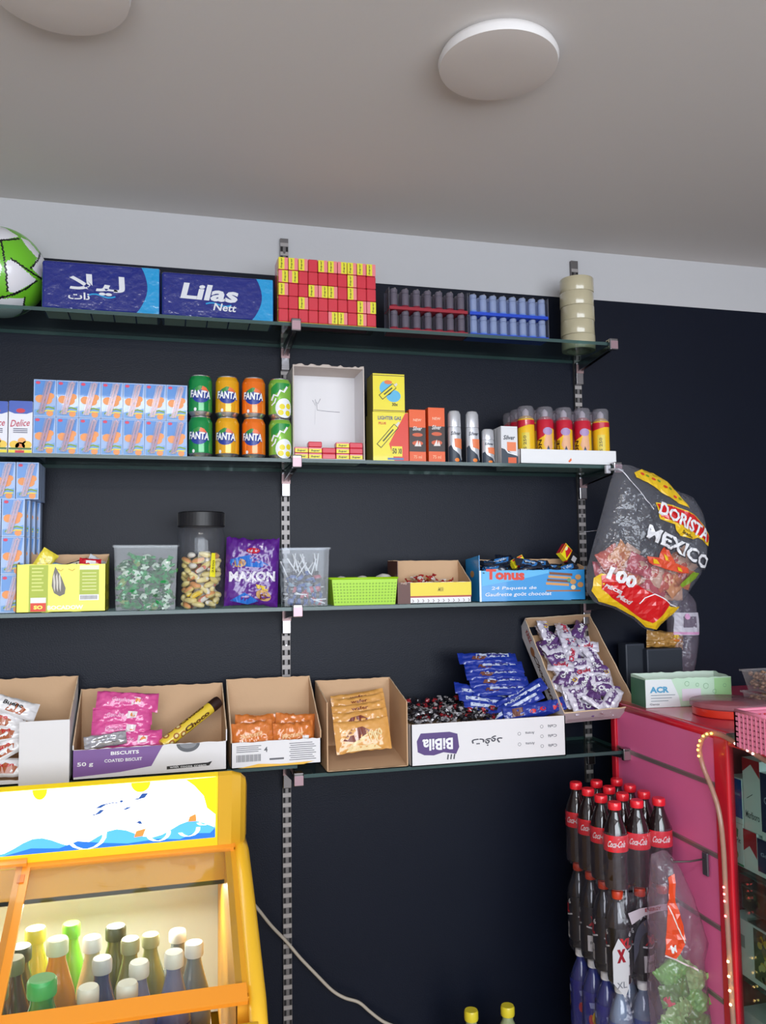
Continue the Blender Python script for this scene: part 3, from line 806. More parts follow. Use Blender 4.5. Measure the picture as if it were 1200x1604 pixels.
printed('polish_box', 'narrow orange and black polish box next to the silver bottles', 'box', 671, 639, 697, 722, -.207, .03, ZS2, ORG, f3, group='orange and black boxes')
def silver(px, h_, r_, label, y=-.19):
    t = thing('polish_bottle', label, 'bottle', (at(px, 690, y).x, y, ZS2+.0005), 0, 'silver and orange bottles')
    S = col(206, 208, 214, .3, .35); b = MB(); flat = Matrix.Scale(.75, 4, (0, 1, 0))
    b.lathe([(r_*.95, 0), (r_, .004), (r_, h_*.62), (r_*.96, h_*.68)], S, 28, flat)
    Fc = lambda u, v, k: Vector(((r_+.0005*k)*math.sin(u/r_), -(r_+.0005*k)*.75*math.cos(u/r_), v))
    b.decal(Fc, d_poly([(-r_*1.3, .003), (r_*1.3, .003), (r_*1.3, h_*.12), (0, h_*.22), (-r_*.8, h_*.34), (-r_*1.3, h_*.3)]), col(52, 62, 76), 1, .004)
    b.decal(Fc, d_poly([(-r_*.2, h_*.3), (r_*1.2, h_*.26), (r_*1.2, h_*.46), (-r_*.3, h_*.46)]), col(236, 130, 84), 2, .004)
    b.decal(Fc, d_line([(-r_*.9, h_*.44), (-r_*.3, h_*.27), (r_*.6, h_*.17), (r_*1.0, h_*.06)], r_*.3), S, 3, .004)
    b.decal(Fc, d_text('Silver', 0, h_*.56, r_*1.5, h_*.07, shear=.2, bold=.02), col(40, 46, 60), 2, .004)
    b.decal(Fc, d_ell(r_*.1, h_*.06, r_*.35, h_*.035), col(240, 130, 40), 2, .004); b.build('bottle', t)
    b = MB(); b.lathe([(r_*.98, h_*.685), (r_, h_*.70), (r_*.97, h_*.93), (r_*.75, h_*.985), (r_*.3, h_)], col(214, 216, 222, .25, .5), 28, flat); b.build('cap', t)
hs = at(712, 642, -.205).z-ZS2; hq = at(764, 671, -.205).z-ZS2
silver(712, hs, .0205, 'tall silver bottle with orange patch, left one of the two tall ones')
silver(740, hs, .0205, 'tall silver bottle with orange patch, right one of the two tall ones')
silver(764, hq, .0195, 'short silver bottle with orange patch beside the tall silver bottles')
def f4(b, w_, d_, h_):
    F = FRONT(w_, d_)
    b.decal(F, d_poly([(-w_/2, .001), (w_/2, .001), (w_/2, h_*.2), (-w_*.1, h_*.35), (-w_/2, h_*.42)]), col(52, 62, 76), 1)
    b.decal(F, d_rect(-w_*.15, h_*.34, w_*.4, h_*.58), col(236, 130, 84), 2); b.decal(F, d_line([(-w_*.4, h_*.48), (-w_*.1, h_*.3), (w_*.4, h_*.24)], .004), WHITE, 3)
    b.decal(F, d_text('Silver', 0, h_*.7, w_*.7, h_*.12, shear=.2, bold=.02), col(40, 46, 60), 2); b.decal(F, d_rect(-w_*.1, h_*.02, w_*.4, h_*.17), col(226, 96, 50), 3)
WS = col(222, 222, 226, .45)
printed('polish_box', 'small white box with orange patch beside the white tray of spray cans', 'box', 785, 668, 811, 722, -.212, .04, ZS2, WS, f4, WS)
printed('polish_box', 'plain white small box half hidden behind the small white and orange box', 'box', 776, 672, 796, 720, -.165, .03, ZS2, WS, lambda *a: None, WS)

# ---- spray cans in a white tray
def spray(kind):
    t = thing('gas_canister', 'x', 'spray can'); R_ = .0262; H = .142
    Rd = col(196, 24, 52, .3, coat=.4); Ye = col(240, 190, 30, .3, coat=.4)
    b = MB(); b.lathe([(.024, 0), (R_, .003), (R_, H-.008), (R_-.004, H), (.014, H+.006)], Rd if kind else Ye, 30); Fc = CYL(R_)
    if kind == 0:
        b.decal(Fc, d_poly([(-.038, .108), (-.012, .112), (.01, .118), (.038, .120), (.038, .1335), (-.038, .1335)]), Rd, 1, .005)
        b.decal(Fc, d_rect(-.012, .005, .012, .094), col(222, 200, 70, .35), 1, .005)
        b.decal(Fc, d_text('GAS 250', -.002, .05, .07, .009, rot=PI/2, bold=.02), col(120, 110, 60), 2, .005)
    else:
        b.decal(Fc, d_poly([(-.034, .003), (.038, .003), (.038, .106), (.014, .110), (-.004, .086), (-.034, .070)]), Ye, 1, .005)
        b.decal(Fc, d_poly([(-.006, .060), (.008, .034), (.024, .050), (.020, .096), (.006, .100)]), col(226, 170, 130), 2, .005)
        b.decal(Fc, d_ell(.008, .100, .015, .012, 14), col(170, 140, 190), 3, .005)
        b.decal(Fc, d_rect(.004, .004, .012, .045), col(60, 110, 190), 4, .005)
        b.decal(Fc, d_poly([(.004, .045), (.012, .045), (.008, .056)]), col(30, 30, 40), 4, .005)
        b.decal(Fc, d_text('ACE' if kind == 2 else 'GON', -.017, .045, .06, .012, rot=PI/2, bold=.03), col(60, 20, 20), 3, .005)
    b.build('can', t)
    b = MB(); b.lathe([(.010, H+.006), (.010, H+.02), (.006, H+.026), (.002, H+.03)], col(220, 220, 226, .4), 16); b.build('valve', t)
    b = MB(); b.lathe([(R_-.001, H-.005), (R_-.0005, H+.028), (R_-.004, H+.035), (.001, H+.0365)], film('spray_cap', (226, 220, 226), hz=.2, gloss=.35), 28, cap=False); b.build('cap', t)
    return t
def sprays():
    y0 = -.226; cx, w_, _ = fr(815, 705, 966, 722, y0); d_ = .19; hT = at(890, 705, y0).z-ZS2
    b = open_box(w_, d_, hT, hT, col(232, 232, 234, .5), t=.002); Fb = FRONT(w_, d_)
    b.decal(Fb, d_poly([(-.004, .010), (.006, .02), (.008, .013), (.0, .006)]), col(232, 110, 50), 1)
    tag(b.build('tray', None, (cx, y0+d_/2, ZS2+.0005)), 'low white cardboard tray with an orange mark under the spray cans', 'tray')
    P = [spray(k) for k in range(3)]; used = [False]*3
    st = (w_-.006)/5; pat = [0, 1, 2, 1, 0]; nm = ['yellow spray can with red shoulder', 'red and yellow spray can with pencil picture', 'orange spray can with pencil picture']
    for row in range(3):
        for i in range(5):
            k = pat[i] if row == 0 else [1, 0, 1, 1, 0][i]
            loc = (cx-w_/2+.003+st*(i+.5)-(.0 if row == 0 else .0), y0+.031+row*.0565, ZS2+.003)
            lb = '%s, %s from the left, front row' % (nm[k], ORD[i]) if row == 0 else ('clear-capped spray can at the left end of the %s row of the white tray' % ['', 'middle', 'rear'][row] if i == 0 else 'clear-capped spray can behind the front row in the white tray')
            if not used[k]: o = P[k]; o.location = loc; used[k] = True
            else: o = dup(P[k], loc)
            o['label'] = lb; o['group'] = 'spray cans in the white tray'; o.rotation_euler.z = -.48+rnd.uniform(-.10, .10) if row == 0 else rnd.uniform(-1, 1)
sprays()
# ================================================================== THIRD SHELF
def yellow_box():
    yf = -.232; cx, w_, _ = fr(25, 882, 166, 962, yf); h_ = at(95, 884, yf).z-ZS3; d_ = .115
    Yv = col(236, 232, 24, .35, coat=.3)
    t = thing('sunflower_seed_box', 'open bright yellow carton with a striped seed picture, holding loose sweets', 'box', (cx, yf+d_/2, ZS3+.0005))
    b = open_box(w_, d_, h_, h_+.028, Yv, KRAFT, hr=h_+.026, hl=h_+.02, t=.002, jag=.0012); F = FRONT(w_, d_)
    OL = col(170, 186, 44, .4)
    b.decal(F, d_rect(-w_*.36, .002, -w_*.15, h_-.002), OL, 1)
    for i in range(7): b.decal(F, d_rect(-w_*.33, h_*(.9-.075*i), -w_*(.2+.02*(i % 2)), h_*(.93-.075*i)), col(214, 222, 120), 2)
    b.decal(F, d_rect(-w_*.34, .003, -w_*.17, h_*.3), col(220, 60, 30), 2); b.decal(F, d_rect(-w_*.34, h_*.2, -w_*.17, h_*.31), WHITE, 3); b.decal(F, d_text('SO', -w_*.255, h_*.11, w_*.1, h_*.08, bold=.05), Yv, 3)
    # striped seed
    seed = [(-.016, h_-.006), (.0, h_*.72), (.010, h_*.5), (.008, h_*.38), (-.004, h_*.33), (-.018, h_*.4), (-.024, h_*.55), (-.022, h_*.75)]
    b.decal(F, d_poly(seed), col(110, 104, 96), 2)
    for q in (-.019, -.012, -.005): b.decal(F, d_poly([(q-.002, h_*.75), (q+.001, h_*.82), (q+.004, h_*.62), (q+.003, h_*.42), (q, h_*.5)]), col(206, 200, 188), 3)
    b.decal(F, d_text('BOCADOW', .010, h_*.1, w_*.4, h_*.09, bold=.05), col(248, 248, 220), 2)
    b.decal(F, d_rect(w_*.2, h_*.3, w_*.42, h_*.96), OL, 1); b.decal(F, d_rect(w_*.2, h_*.88, w_*.42, h_*.97), col(226, 230, 200), 2)
    for i in range(6): b.decal(F, d_rect(w_*.23, h_*(.8-.07*i), w_*.39, h_*(.82-.07*i)), col(220, 226, 150), 2)
    b.decal(F, d_rect(w_*.2, h_*.24, w_*.42, h_*.36), WHITE, 2)
    for i in range(12): b.decal(F, d_rect(w_*.215+i*w_*.016, h_*.26, w_*.222+i*w_*.016, h_*.34), BLACK, 3)
    for x in (-.012, .016): b.decal(F, d_line([(x, h_*.9), (x+.01, h_*.86), (x+.016, h_*.9)], .0025), col(214, 180, 30), 2)
    b.decal(RIGHT(w_, d_), d_rect(-d_/2+.01, .01, d_/2-.02, .03), col(150, 150, 50), 1); b.decal(RIGHT(w_, d_), d_rect(-d_/2+.02, .05, d_/2-.03, .07), col(170, 160, 40), 1)
    b.build('carton', t)
    # the sweets in it
    def sweet(w2, h2, t2, m, m2, name, label, loc, rot, txt=None):
        p, Fp = pillow(w2, h2, t2, m, rnd.random()*9, wr=.003)
        if m2: p.decal(Fp, d_rect(-w2*.2, -h2*.28, w2*.25, h2*.28), m2, 1, .006)
        o = p.build(name); o.location = loc; o.rotation_euler = rot
        return tag(o, label, 'sweets')
    x = lambda px, py=870: at(px, py, -.18).x
    zt = ZS3+h_
    sweet(.07, .045, .02, col(240, 220, 70, .25, coat=.6), col(244, 236, 150), 'wrapped_sweet', 'yellow wrapped sweet sticking up out of the yellow carton', (x(70), -.195, zt+.005), (.1, -1.0, .2))
    sweet(.055, .036, .014, col(205, 26, 44, .3, coat=.5), WHITE, 'wrapped_sweet', 'red packet at the right end of the yellow carton', (x(142), -.195, zt-.002), (-.3, .08, .1))
    sweet(.07, .03, .014, col(44, 44, 56, .25, coat=.6), col(196, 190, 170), 'wrapped_sweet', 'dark wrapped bar lying in the yellow carton beside the red packet', (x(118), -.19, zt-.006), (-.4, -.3, .1))
    sweet(.07, .03, .014, col(90, 130, 190, .25, coat=.6), col(200, 210, 220), 'wrapped_sweet', 'pale blue wrapped bar lying low in the yellow carton', (x(97), -.19, zt-.011), (-.4, .2, .1))
    sweet(.05, .03, .012, col(220, 224, 230, .25, coat=.6), None, 'wrapped_sweet', 'small white sweet at the right rim of the yellow carton', (x(150), -.15, zt+.004), (-.3, .5, .3))
yellow_box()

def wrapped(m1, m2, L=.046, r=.0105, tw=.006, seed=1, name='wrapped_candy'):
    b = MB(); n = 8; R_ = random.Random(seed)
    prof = [(-L/2, r*.95), (-L*.36, r*.7), (-L*.29, r*.32), (-L*.24, r*.8), (-L*.1, r), (L*.1, r), (L*.24, r*.8), (L*.29, r*.32), (L*.36, r*.7), (L/2, r*.95)]
    v = []; f = []; mm = []
    for j, (x, rr) in enumerate(prof):
        for i in range(n):
            a = 2*PI*i/n+j*.1; q = rr*(1+R_.uniform(-.15, .15)); fl = .35 if j in (0, 1, 8, 9) else .8
            v.append((x+R_.uniform(-1, 1)*.0012, q*math.cos(a), q*fl*math.sin(a)))
    for j in range(len(prof)-1):
        for i in range(n):
            k = (i+1) % n; f.append((j*n+i, j*n+k, (j+1)*n+k, (j+1)*n+i)); mm.append(m2 if (j in (4,) or (j in (3, 5) and i % 2)) else m1)
    f += [list(range(n)), [9*n+i for i in range(n)]]; mm += [m1, m1]
    b.add(v, f, mm, False); return b.build(name)
def heap(protos, x0, x1, y0, y1, zf, step, label, group, cat='sweets', rot=None, jit=.3, used=None, zmin=0, front=False):
    """one thing after another on a jittered lattice; zf(x, y) is the height of the heap there"""
    used = set() if used is None else used; k = 0
    nx = max(1, int((x1-x0)/step[0])); ny = max(1, int((y1-y0)/step[1]))
    for i in range(nx):
        for j in range(ny):
            x = x0+(x1-x0)*(i+.5)/nx; y = y0+(y1-y0)*(j+.5)/ny
            z = zmin+step[2]/2; top = zf(x, y)
            while z < top:
                if not ((front and j == 0) or z+step[2]*2.1 > top): z += step[2]; continue
                s = rnd.randrange(len(protos)); p = protos[s]
                if s in used: o = p.copy(); COL.objects.link(o)
                else: o = p; used.add(s)
                o.location = (x+rnd.uniform(-jit, jit)*step[0]*.8, y+rnd.uniform(-jit, jit)*step[1]*.8, z+rnd.uniform(-jit, jit)*step[2]*.8)
                o.rotation_euler = rot() if rot else (rnd.uniform(-.6, .6), rnd.uniform(-.9, .9), rnd.uniform(-1.2, 1.2))
                tag(o, label, cat, group); k += 1
                z += step[2]
    return k
def green_tub():
    yf = -.225; cx, w_, _ = fr(178, 855, 278, 952, yf); h_ = at(228, 854, yf).z-ZS3; d_ = .09; yc = yf+d_/2
    b = clear_tub(w_, d_, h_, .93); tag(b.build('clear_tub', None, (cx, yc, ZS3+.0005)), 'clear plastic tub full of small green wrapped candies', 'tub')
    G = col(14, 140, 66, .22, coat=.7); G2 = col(24, 92, 48, .25, coat=.6); W = col(190, 206, 192, .3, coat=.4); G3 = col(120, 150, 70, .3, coat=.4)
    P = [wrapped(G, W, seed=1), wrapped(G2, W, seed=2), wrapped(G, G2, seed=3), wrapped(G, G3, seed=4), wrapped(G2, G, seed=5)]
    heap(P, cx-w_*.42, cx+w_*.42, yc-d_*.42, yc+d_*.40, lambda x, y: ZS3+h_*(.80+.08*math.sin(x*60)), (.026, .028, .0128), 'small green and white wrapped candy in the clear tub', 'green candies in the clear tub', zmin=ZS3+.004, front=True)
green_tub()
def jar():
    yc = -.165; x0 = at(278, 900, yc).x; x1 = at(352, 900, yc).x; cx = (x0+x1)/2; r_ = (x1-x0)/2; H = at(315, 803, yc).z-ZS3
    t = thing('candy_jar', 'tall clear plastic jar with a black lid, half full of gummy sweets', 'jar', (cx, yc, ZS3+.0005))
    b = MB(); h2 = H*.86; J = film('jar_plastic', (246, 247, 248), hz=.04, gloss=.25, rough=.06)
    b.lathe([(r_*.9, .001), (r_, .008), (r_, h2*.88), (r_*.93, h2*.97), (r_*.90, h2)], J, 36, cap=False)
    b.add([(r_*.9*math.cos(2*PI*i/30), r_*.9*math.sin(2*PI*i/30), .001) for i in range(30)], [list(range(30))], J); b.build('body', t)
    b = MB(); lid = col(26, 26, 30, .45); pr = [(r_*.97, h2-.004), (r_*1.0, h2-.003), (r_*1.0, H-.003), (r_*.95, H), (.001, H)]
    b.lathe(pr, lid, 36)
    for i in range(44):
        a = 2*PI*i/44; b.box(-.0006, -.0008, h2, .0006, .0008, H-.004, lid, Matrix.Rotation(a, 4, 'Z') @ Matrix.Translation((r_*1.003, 0, 0)))
    b.build('lid', t)
    b = MB(); b.decal(CYL(r_+.0006), d_poly([(.020, h2*.38), (.037, h2*.37), (.037, h2*.66), (.026, h2*.66)]), col(232, 222, 30, .4), 1, .005)
    b.decal(CYL(r_+.0006), d_text('2500', .030, h2*.5, .034, .006, rot=PI/2-.1, bold=.02), col(90, 80, 20), 2, .005); b.build('label', t)
    # gummies
    C = [col(226, 206, 130, .4), col(238, 222, 160, .4), col(228, 160, 100, .4), col(232, 226, 214, .4), col(220, 130, 110, .4), col(110, 180, 150, .4), col(236, 200, 40, .4)]
    P = []
    for i, (c1, c2) in enumerate([(0, 1), (1, 3), (0, 2), (3, 4), (1, 0), (2, 1), (3, 3), (6, 0), (5, 3)]):
        q = MB(); pts = [(.017*math.cos(a), .011*math.sin(a), 0) for a in [PI*(.0+.9*j/8) for j in range(9)]] if i % 2 else [(-.018+.0045*j, .002*math.sin(j), 0) for j in range(9)]
        q.tube(pts, [.004, .0065, .008, .0085, .0085, .0085, .008, .0065, .004], C[c1], 8)
        for f_i in range(len(q.f)):
            if (f_i % 8) < 3: q.m[f_i] = q.mi(C[c2])
        P.append(q.build('gummy_sweet'))
    used = set()
    for lz in range(11):
        for k in range(8 if lz < 10 else 5):
            a = 2*PI*k/7+lz*.4; rr = r_*.69 if k < 7 else 0
            s = rnd.choice([0, 1, 2, 3, 4, 5, 0, 1, 2, 6]) if rnd.random() > .12 else (7 if lz < 3 else 4)
            if rnd.random() < .04 and lz < 3: s = 8
            p = P[s]
            if s in used: o = p.copy(); COL.objects.link(o)
            else: o = p; used.add(s)
            top = .011+lz*.0135
            o.location = (cx+rr*math.cos(a), yc+rr*math.sin(a), ZS3+top+rnd.uniform(-.002, .002))
            # keep each sweet inside the wall
            o.rotation_euler = (rnd.uniform(-.5, .5), rnd.uniform(-.7, .7), a+PI/2+rnd.uniform(-.5, .5))
            o.scale = (.95,)*3 if rr else (1, 1, 1)
            tag(o, 'pale yellow and orange gummy sweet in the tall clear jar', 'sweets', 'gummy sweets in the jar')
    for i, p in enumerate(P):
        if i not in used:
            bpy.data.objects.remove(p)
jar()
def purple_bag():
    yf = -.205; cx, w_, _ = fr(354, 840, 438, 950, yf); h_ = at(396, 842, yf).z-ZS3
    PU = col(88, 30, 134, .25, coat=.6); p, F = pillow(h_*.0+w_, h_, .046, PU, 3, crimp=.03, wr=.0075, nu=34, nv=30, fl=4)
    W = col(232, 230, 240, .3); BR = col(206, 166, 110, .4); BL = col(40, 110, 200, .3)
    p.decal(F, d_ell(.0, h_*.30, .019, .008), col(196, 24, 44), 1, .006); p.decal(F, d_text('Kernel', 0, h_*.30, .028, .007, bold=.02), W, 2, .006)
    p.decal(F, d_poly([(-w_*.45, h_*.16), (-.01, h_*.24), (w_*.3, h_*.10), (.02, h_*.06), (-w_*.4, h_*.08)]), BL, 1, .006)
    p.decal(F, d_ell(-w_*.26, h_*.12, .020, .012), BR, 2, .005); p.decal(F, d_ell(-w_*.26, h_*.12, .012, .006), col(180, 130, 80), 3, .005)
    p.decal(F, d_text('MAXON', .0, -h_*.07, w_*.86, h_*.15, bold=.045, rot=.03), W, 3, .006)
    p.decal(F, d_ell(w_*.22, -h_*.34, .022, .014, rot=-.4), BR, 3, .005); p.decal(F, d_ell(w_*.2, -h_*.36, .012, .008), col(110, 54, 40), 4, .005)
    p.decal(F, d_poly([(-w_*.4, -h_*.42), (-.02, -h_*.3), (.02, -h_*.42), (-.01, -h_*.47)]), BL, 2, .005)
    p.decal(F, d_poly([(.01, -h_*.18), (w_*.32, -h_*.22), (w_*.3, -h_*.28), (.015, -h_*.24)]), col(220, 190, 60), 2, .005)
    p.decal(F, d_rect(.0, -h_*.16, .003, -h_*.02), W, 3)
    o = p.build('snack_pouch', None, (cx, yf+.026, ZS3+h_/2+.0015)); o.rotation_euler = (-.04, .04, -.05)
    tag(o, 'purple shiny snack pouch with white lettering and peanuts, beside the jar', 'bag')
purple_bag()
def lolly_tub():
    yf = -.22; cx, w_, _ = fr(443, 858, 516, 944, yf); h_ = at(480, 858, yf).z-ZS3; d_ = .08; yc = yf+d_/2
    b = clear_tub(w_, d_, h_, .92, film('tub_grey', (242, 246, 250), hz=.07, gloss=.25)); tag(b.build('clear_tub', None, (cx, yc, ZS3+.0005)), 'clear plastic tub of lollipops with white sticks, at the middle upright', 'tub')
    D = [col(34, 40, 62, .25, coat=.7), col(60, 90, 150, .25, coat=.7), col(28, 30, 38, .2, coat=.7), col(170, 70, 90, .3, coat=.5), col(120, 150, 170, .3, coat=.5)]
    P = []
    for i in range(5):
        t = thing('lollipop', 'x', 'lollipop')
        b = MB(); b.lathe([(.001, -.011), (.008, -.008), (.011, 0), (.008, .008), (.003, .011), (.006, .015), (.004, .018)], [D[i], D[i], D[(i+1) % 5], D[i], D[i], D[i]], 10); b.build('wrapper', t)
        b = MB(); b.tube([(0, 0, .012), (0, 0, .062)], .0017, WHITE, 6); b.build('stick', t); P.append(t)
    used = set(); n = 0
    for lz in range(5):
        for i in range(4):
            for j in range(2):
                s = rnd.randrange(5); 
                loc = (cx-w_*.36+w_*.72*(i+.5)/4+rnd.uniform(-.003, .003), yc-d_*.33+d_*.6*(j+.5)/2, ZS3+.014+lz*.0165+rnd.uniform(-.002, .002))
                up = lz >= 3; ey = rnd.uniform(-.7, .7) if up else rnd.choice((-1.5, 1.5, 1.9, -1.2, -1.9))
                if not up and ((i < 2) == (ey < 0)): ey = -ey
                rot = (rnd.uniform(-.15, .15), ey, rnd.uniform(-.3, .3))
                if s in used: o = dup(P[s], loc, rot)
                else: o = P[s]; o.location = loc; o.rotation_euler = rot; used.add(s)
                tag(o, 'lollipop in dark shiny wrapper with a white stick in the clear tub', 'lollipop', 'lollipops in the clear tub'); o.scale = (1.15, 1.15, 1.15)
lolly_tub()
def green_basket():
    yf = -.226; cx, w_, _ = fr(520, 908, 623, 946, yf); h_ = at(572, 906, yf).z-ZS3; d_ = .11
    G = col(164, 214, 22, .35); G2 = col(128, 176, 14, .45); b = MB(); s = .93
    def ring(k, z, e=0): return [(-w_/2*k+e, -d_/2*k+e, z), (w_/2*k-e, -d_/2*k+e, z), (w_/2*k-e, d_/2*k-e, z), (-w_/2*k+e, d_/2*k-e, z)]
    v = ring(s, 0)+ring(1, h_)+ring(1, h_, .002)+ring(s, .002, .002)
    f = [(3, 2, 1, 0)]+[(i, (i+1) % 4, 4+(i+1) % 4, 4+i) for i in range(4)]+[(4+i, 4+(i+1) % 4, 8+(i+1) % 4, 8+i) for i in range(4)]+[(8+i, 8+(i+1) % 4, 12+(i+1) % 4, 12+i) for i in range(4)]+[(12, 13, 14, 15)]
    b.add(v, f, G)
    n = 20; rows = 7
    F = lambda u, v_, k: Vector((u*(s+(1-s)*v_/h_), -d_/2*(s+(1-s)*v_/h_)-.0004*k, v_))
    for r_ in range(rows):
        for i in range(n):
            x = -w_/2+w_*(i+.5)/n; z = h_*(.12+.68*r_/(rows-1))
            b.decal(F, d_rect(x-w_/n*.28, z-h_*.028, x+w_/n*.28, z+h_*.028), G2, 1)
    b.build_target = None
    t = thing('plastic_basket', 'small bright lime green woven plastic basket on the third shelf', 'basket', (cx, yf+d_/2, ZS3+.0005)); b.build('basket', t)
    b = MB(); z = h_
    pts = ring(1, z, 0)
    for i in range(4): b.tube([pts[i], pts[(i+1) % 4]], .003, G, 8)
    b.build('rim', t)
    W = col(216, 212, 206, .6)
    for i, (px, dy, sx, lb) in enumerate(((601, 0, .026, 'white lump lying in the green basket at its right end'), (536, .01, .016, 'small white lump lying in the green basket at its left end'), (570, .02, .018, 'low white lump in the middle of the green basket'))):
        q = MB(); bm = bmesh.new(); bmesh.ops.create_icosphere(bm, subdivisions=3, radius=1)
        vv = [(v.co*(1+.12*noise.noise(v.co*2+Vector((i*9, 0, 0)))))*sx for v in bm.verts]; ff = [[a.index for a in fc.verts] for fc in bm.faces]; bm.free()
        q.add([(p.x, p.y*.8, p.z*.6) for p in vv], ff, W, True)
        tag(q.build('paper_wad', None, (at(px, 905, yf+.05).x, yf+.05+dy, ZS3+h_-.003)), lb, 'paper')
green_basket()
def brown_box():
    yf = -.222; x0 = at(643, 910, yf).x; x1 = at(738, 910, yf).x; w_ = (x1-x0)+.035; d_ = .11
    cx = x1-w_/2; hf = at(690, 912, yf).z-ZS3
    xo = at(612, 900, yf+.03).x
    cx = (xo+x1)/2+.006; w_ = x1-cx; w_ *= 2
    t = thing('sweet_carton', 'small brown and white open carton with a yellow strip and scalloped white front', 'box', (cx, yf+d_/2, ZS3+.0005))
    DB = col(92, 52, 44, .45); hb = at(690, 878, yf+d_).z-ZS3
    b = open_box(w_, d_, hf, hb, DB, KRAFT, t=.002, jag=.0008, hlf=hb*.98, hrf=hf, out_front=WHITE); F = FRONT(w_, d_)
    xs = -w_/2+(at(643, 930, yf).x-(cx-w_/2))
    b.decal(F, d_rect(-w_/2, 0.0, xs, hf), DB, 1)
    b.decal(F, d_rect(xs, hf*.36, w_/2, hf*.99), col(232, 208, 40, .4), 1); b.decal(F, d_rect(xs, hf*.28, w_/2, hf*.36), col(170, 60, 50), 1)
    b.decal(F, d_text('Milk', (xs+w_/2)/2, hf*.66, .018, hf*.2, bold=.02, shear=.3), col(160, 140, 40), 2)
    n = 12
    for i in range(n): b.decal(F, d_line([(xs+(w_/2-xs)*(i+.35)/n, hf*.2), (xs+(w_/2-xs)*(i+.6)/n, hf*.12), (xs+(w_/2-xs)*(i+.35)/n, hf*.06)], .0018), col(110, 70, 70), 2)
    b.decal(LEFT(w_, d_), d_text('Milky', .0, hb*.55, .06, .012, bold=.02), col(200, 170, 150), 1)
    b.decal(F, d_text('Milky', -w_/2+(xs+w_/2)/2, hf*.95, .018, .007, bold=.02), col(200, 170, 150), 2)
    b.build('carton', t)
    R2 = col(170, 36, 34, .25, coat=.6); W = col(226, 216, 206, .3, coat=.5)
    P = [wrapped(R2, W, .04, .009, seed=11), wrapped(W, R2, .04, .009, seed=12), wrapped(R2, col(220, 150, 60), .04, .009, seed=13)]
    heap(P, cx-w_*.36, cx+w_*.38, yf+.018, yf+d_-.012, lambda x, y: ZS3+hf+.001+.024*max(0, 1-abs(x-cx+.008)/.06), (.03, .03, .016), 'red and white wrapped sweet in the small brown and white carton', 'sweets in the small brown carton', zmin=ZS3+hf*.25)
brown_box()
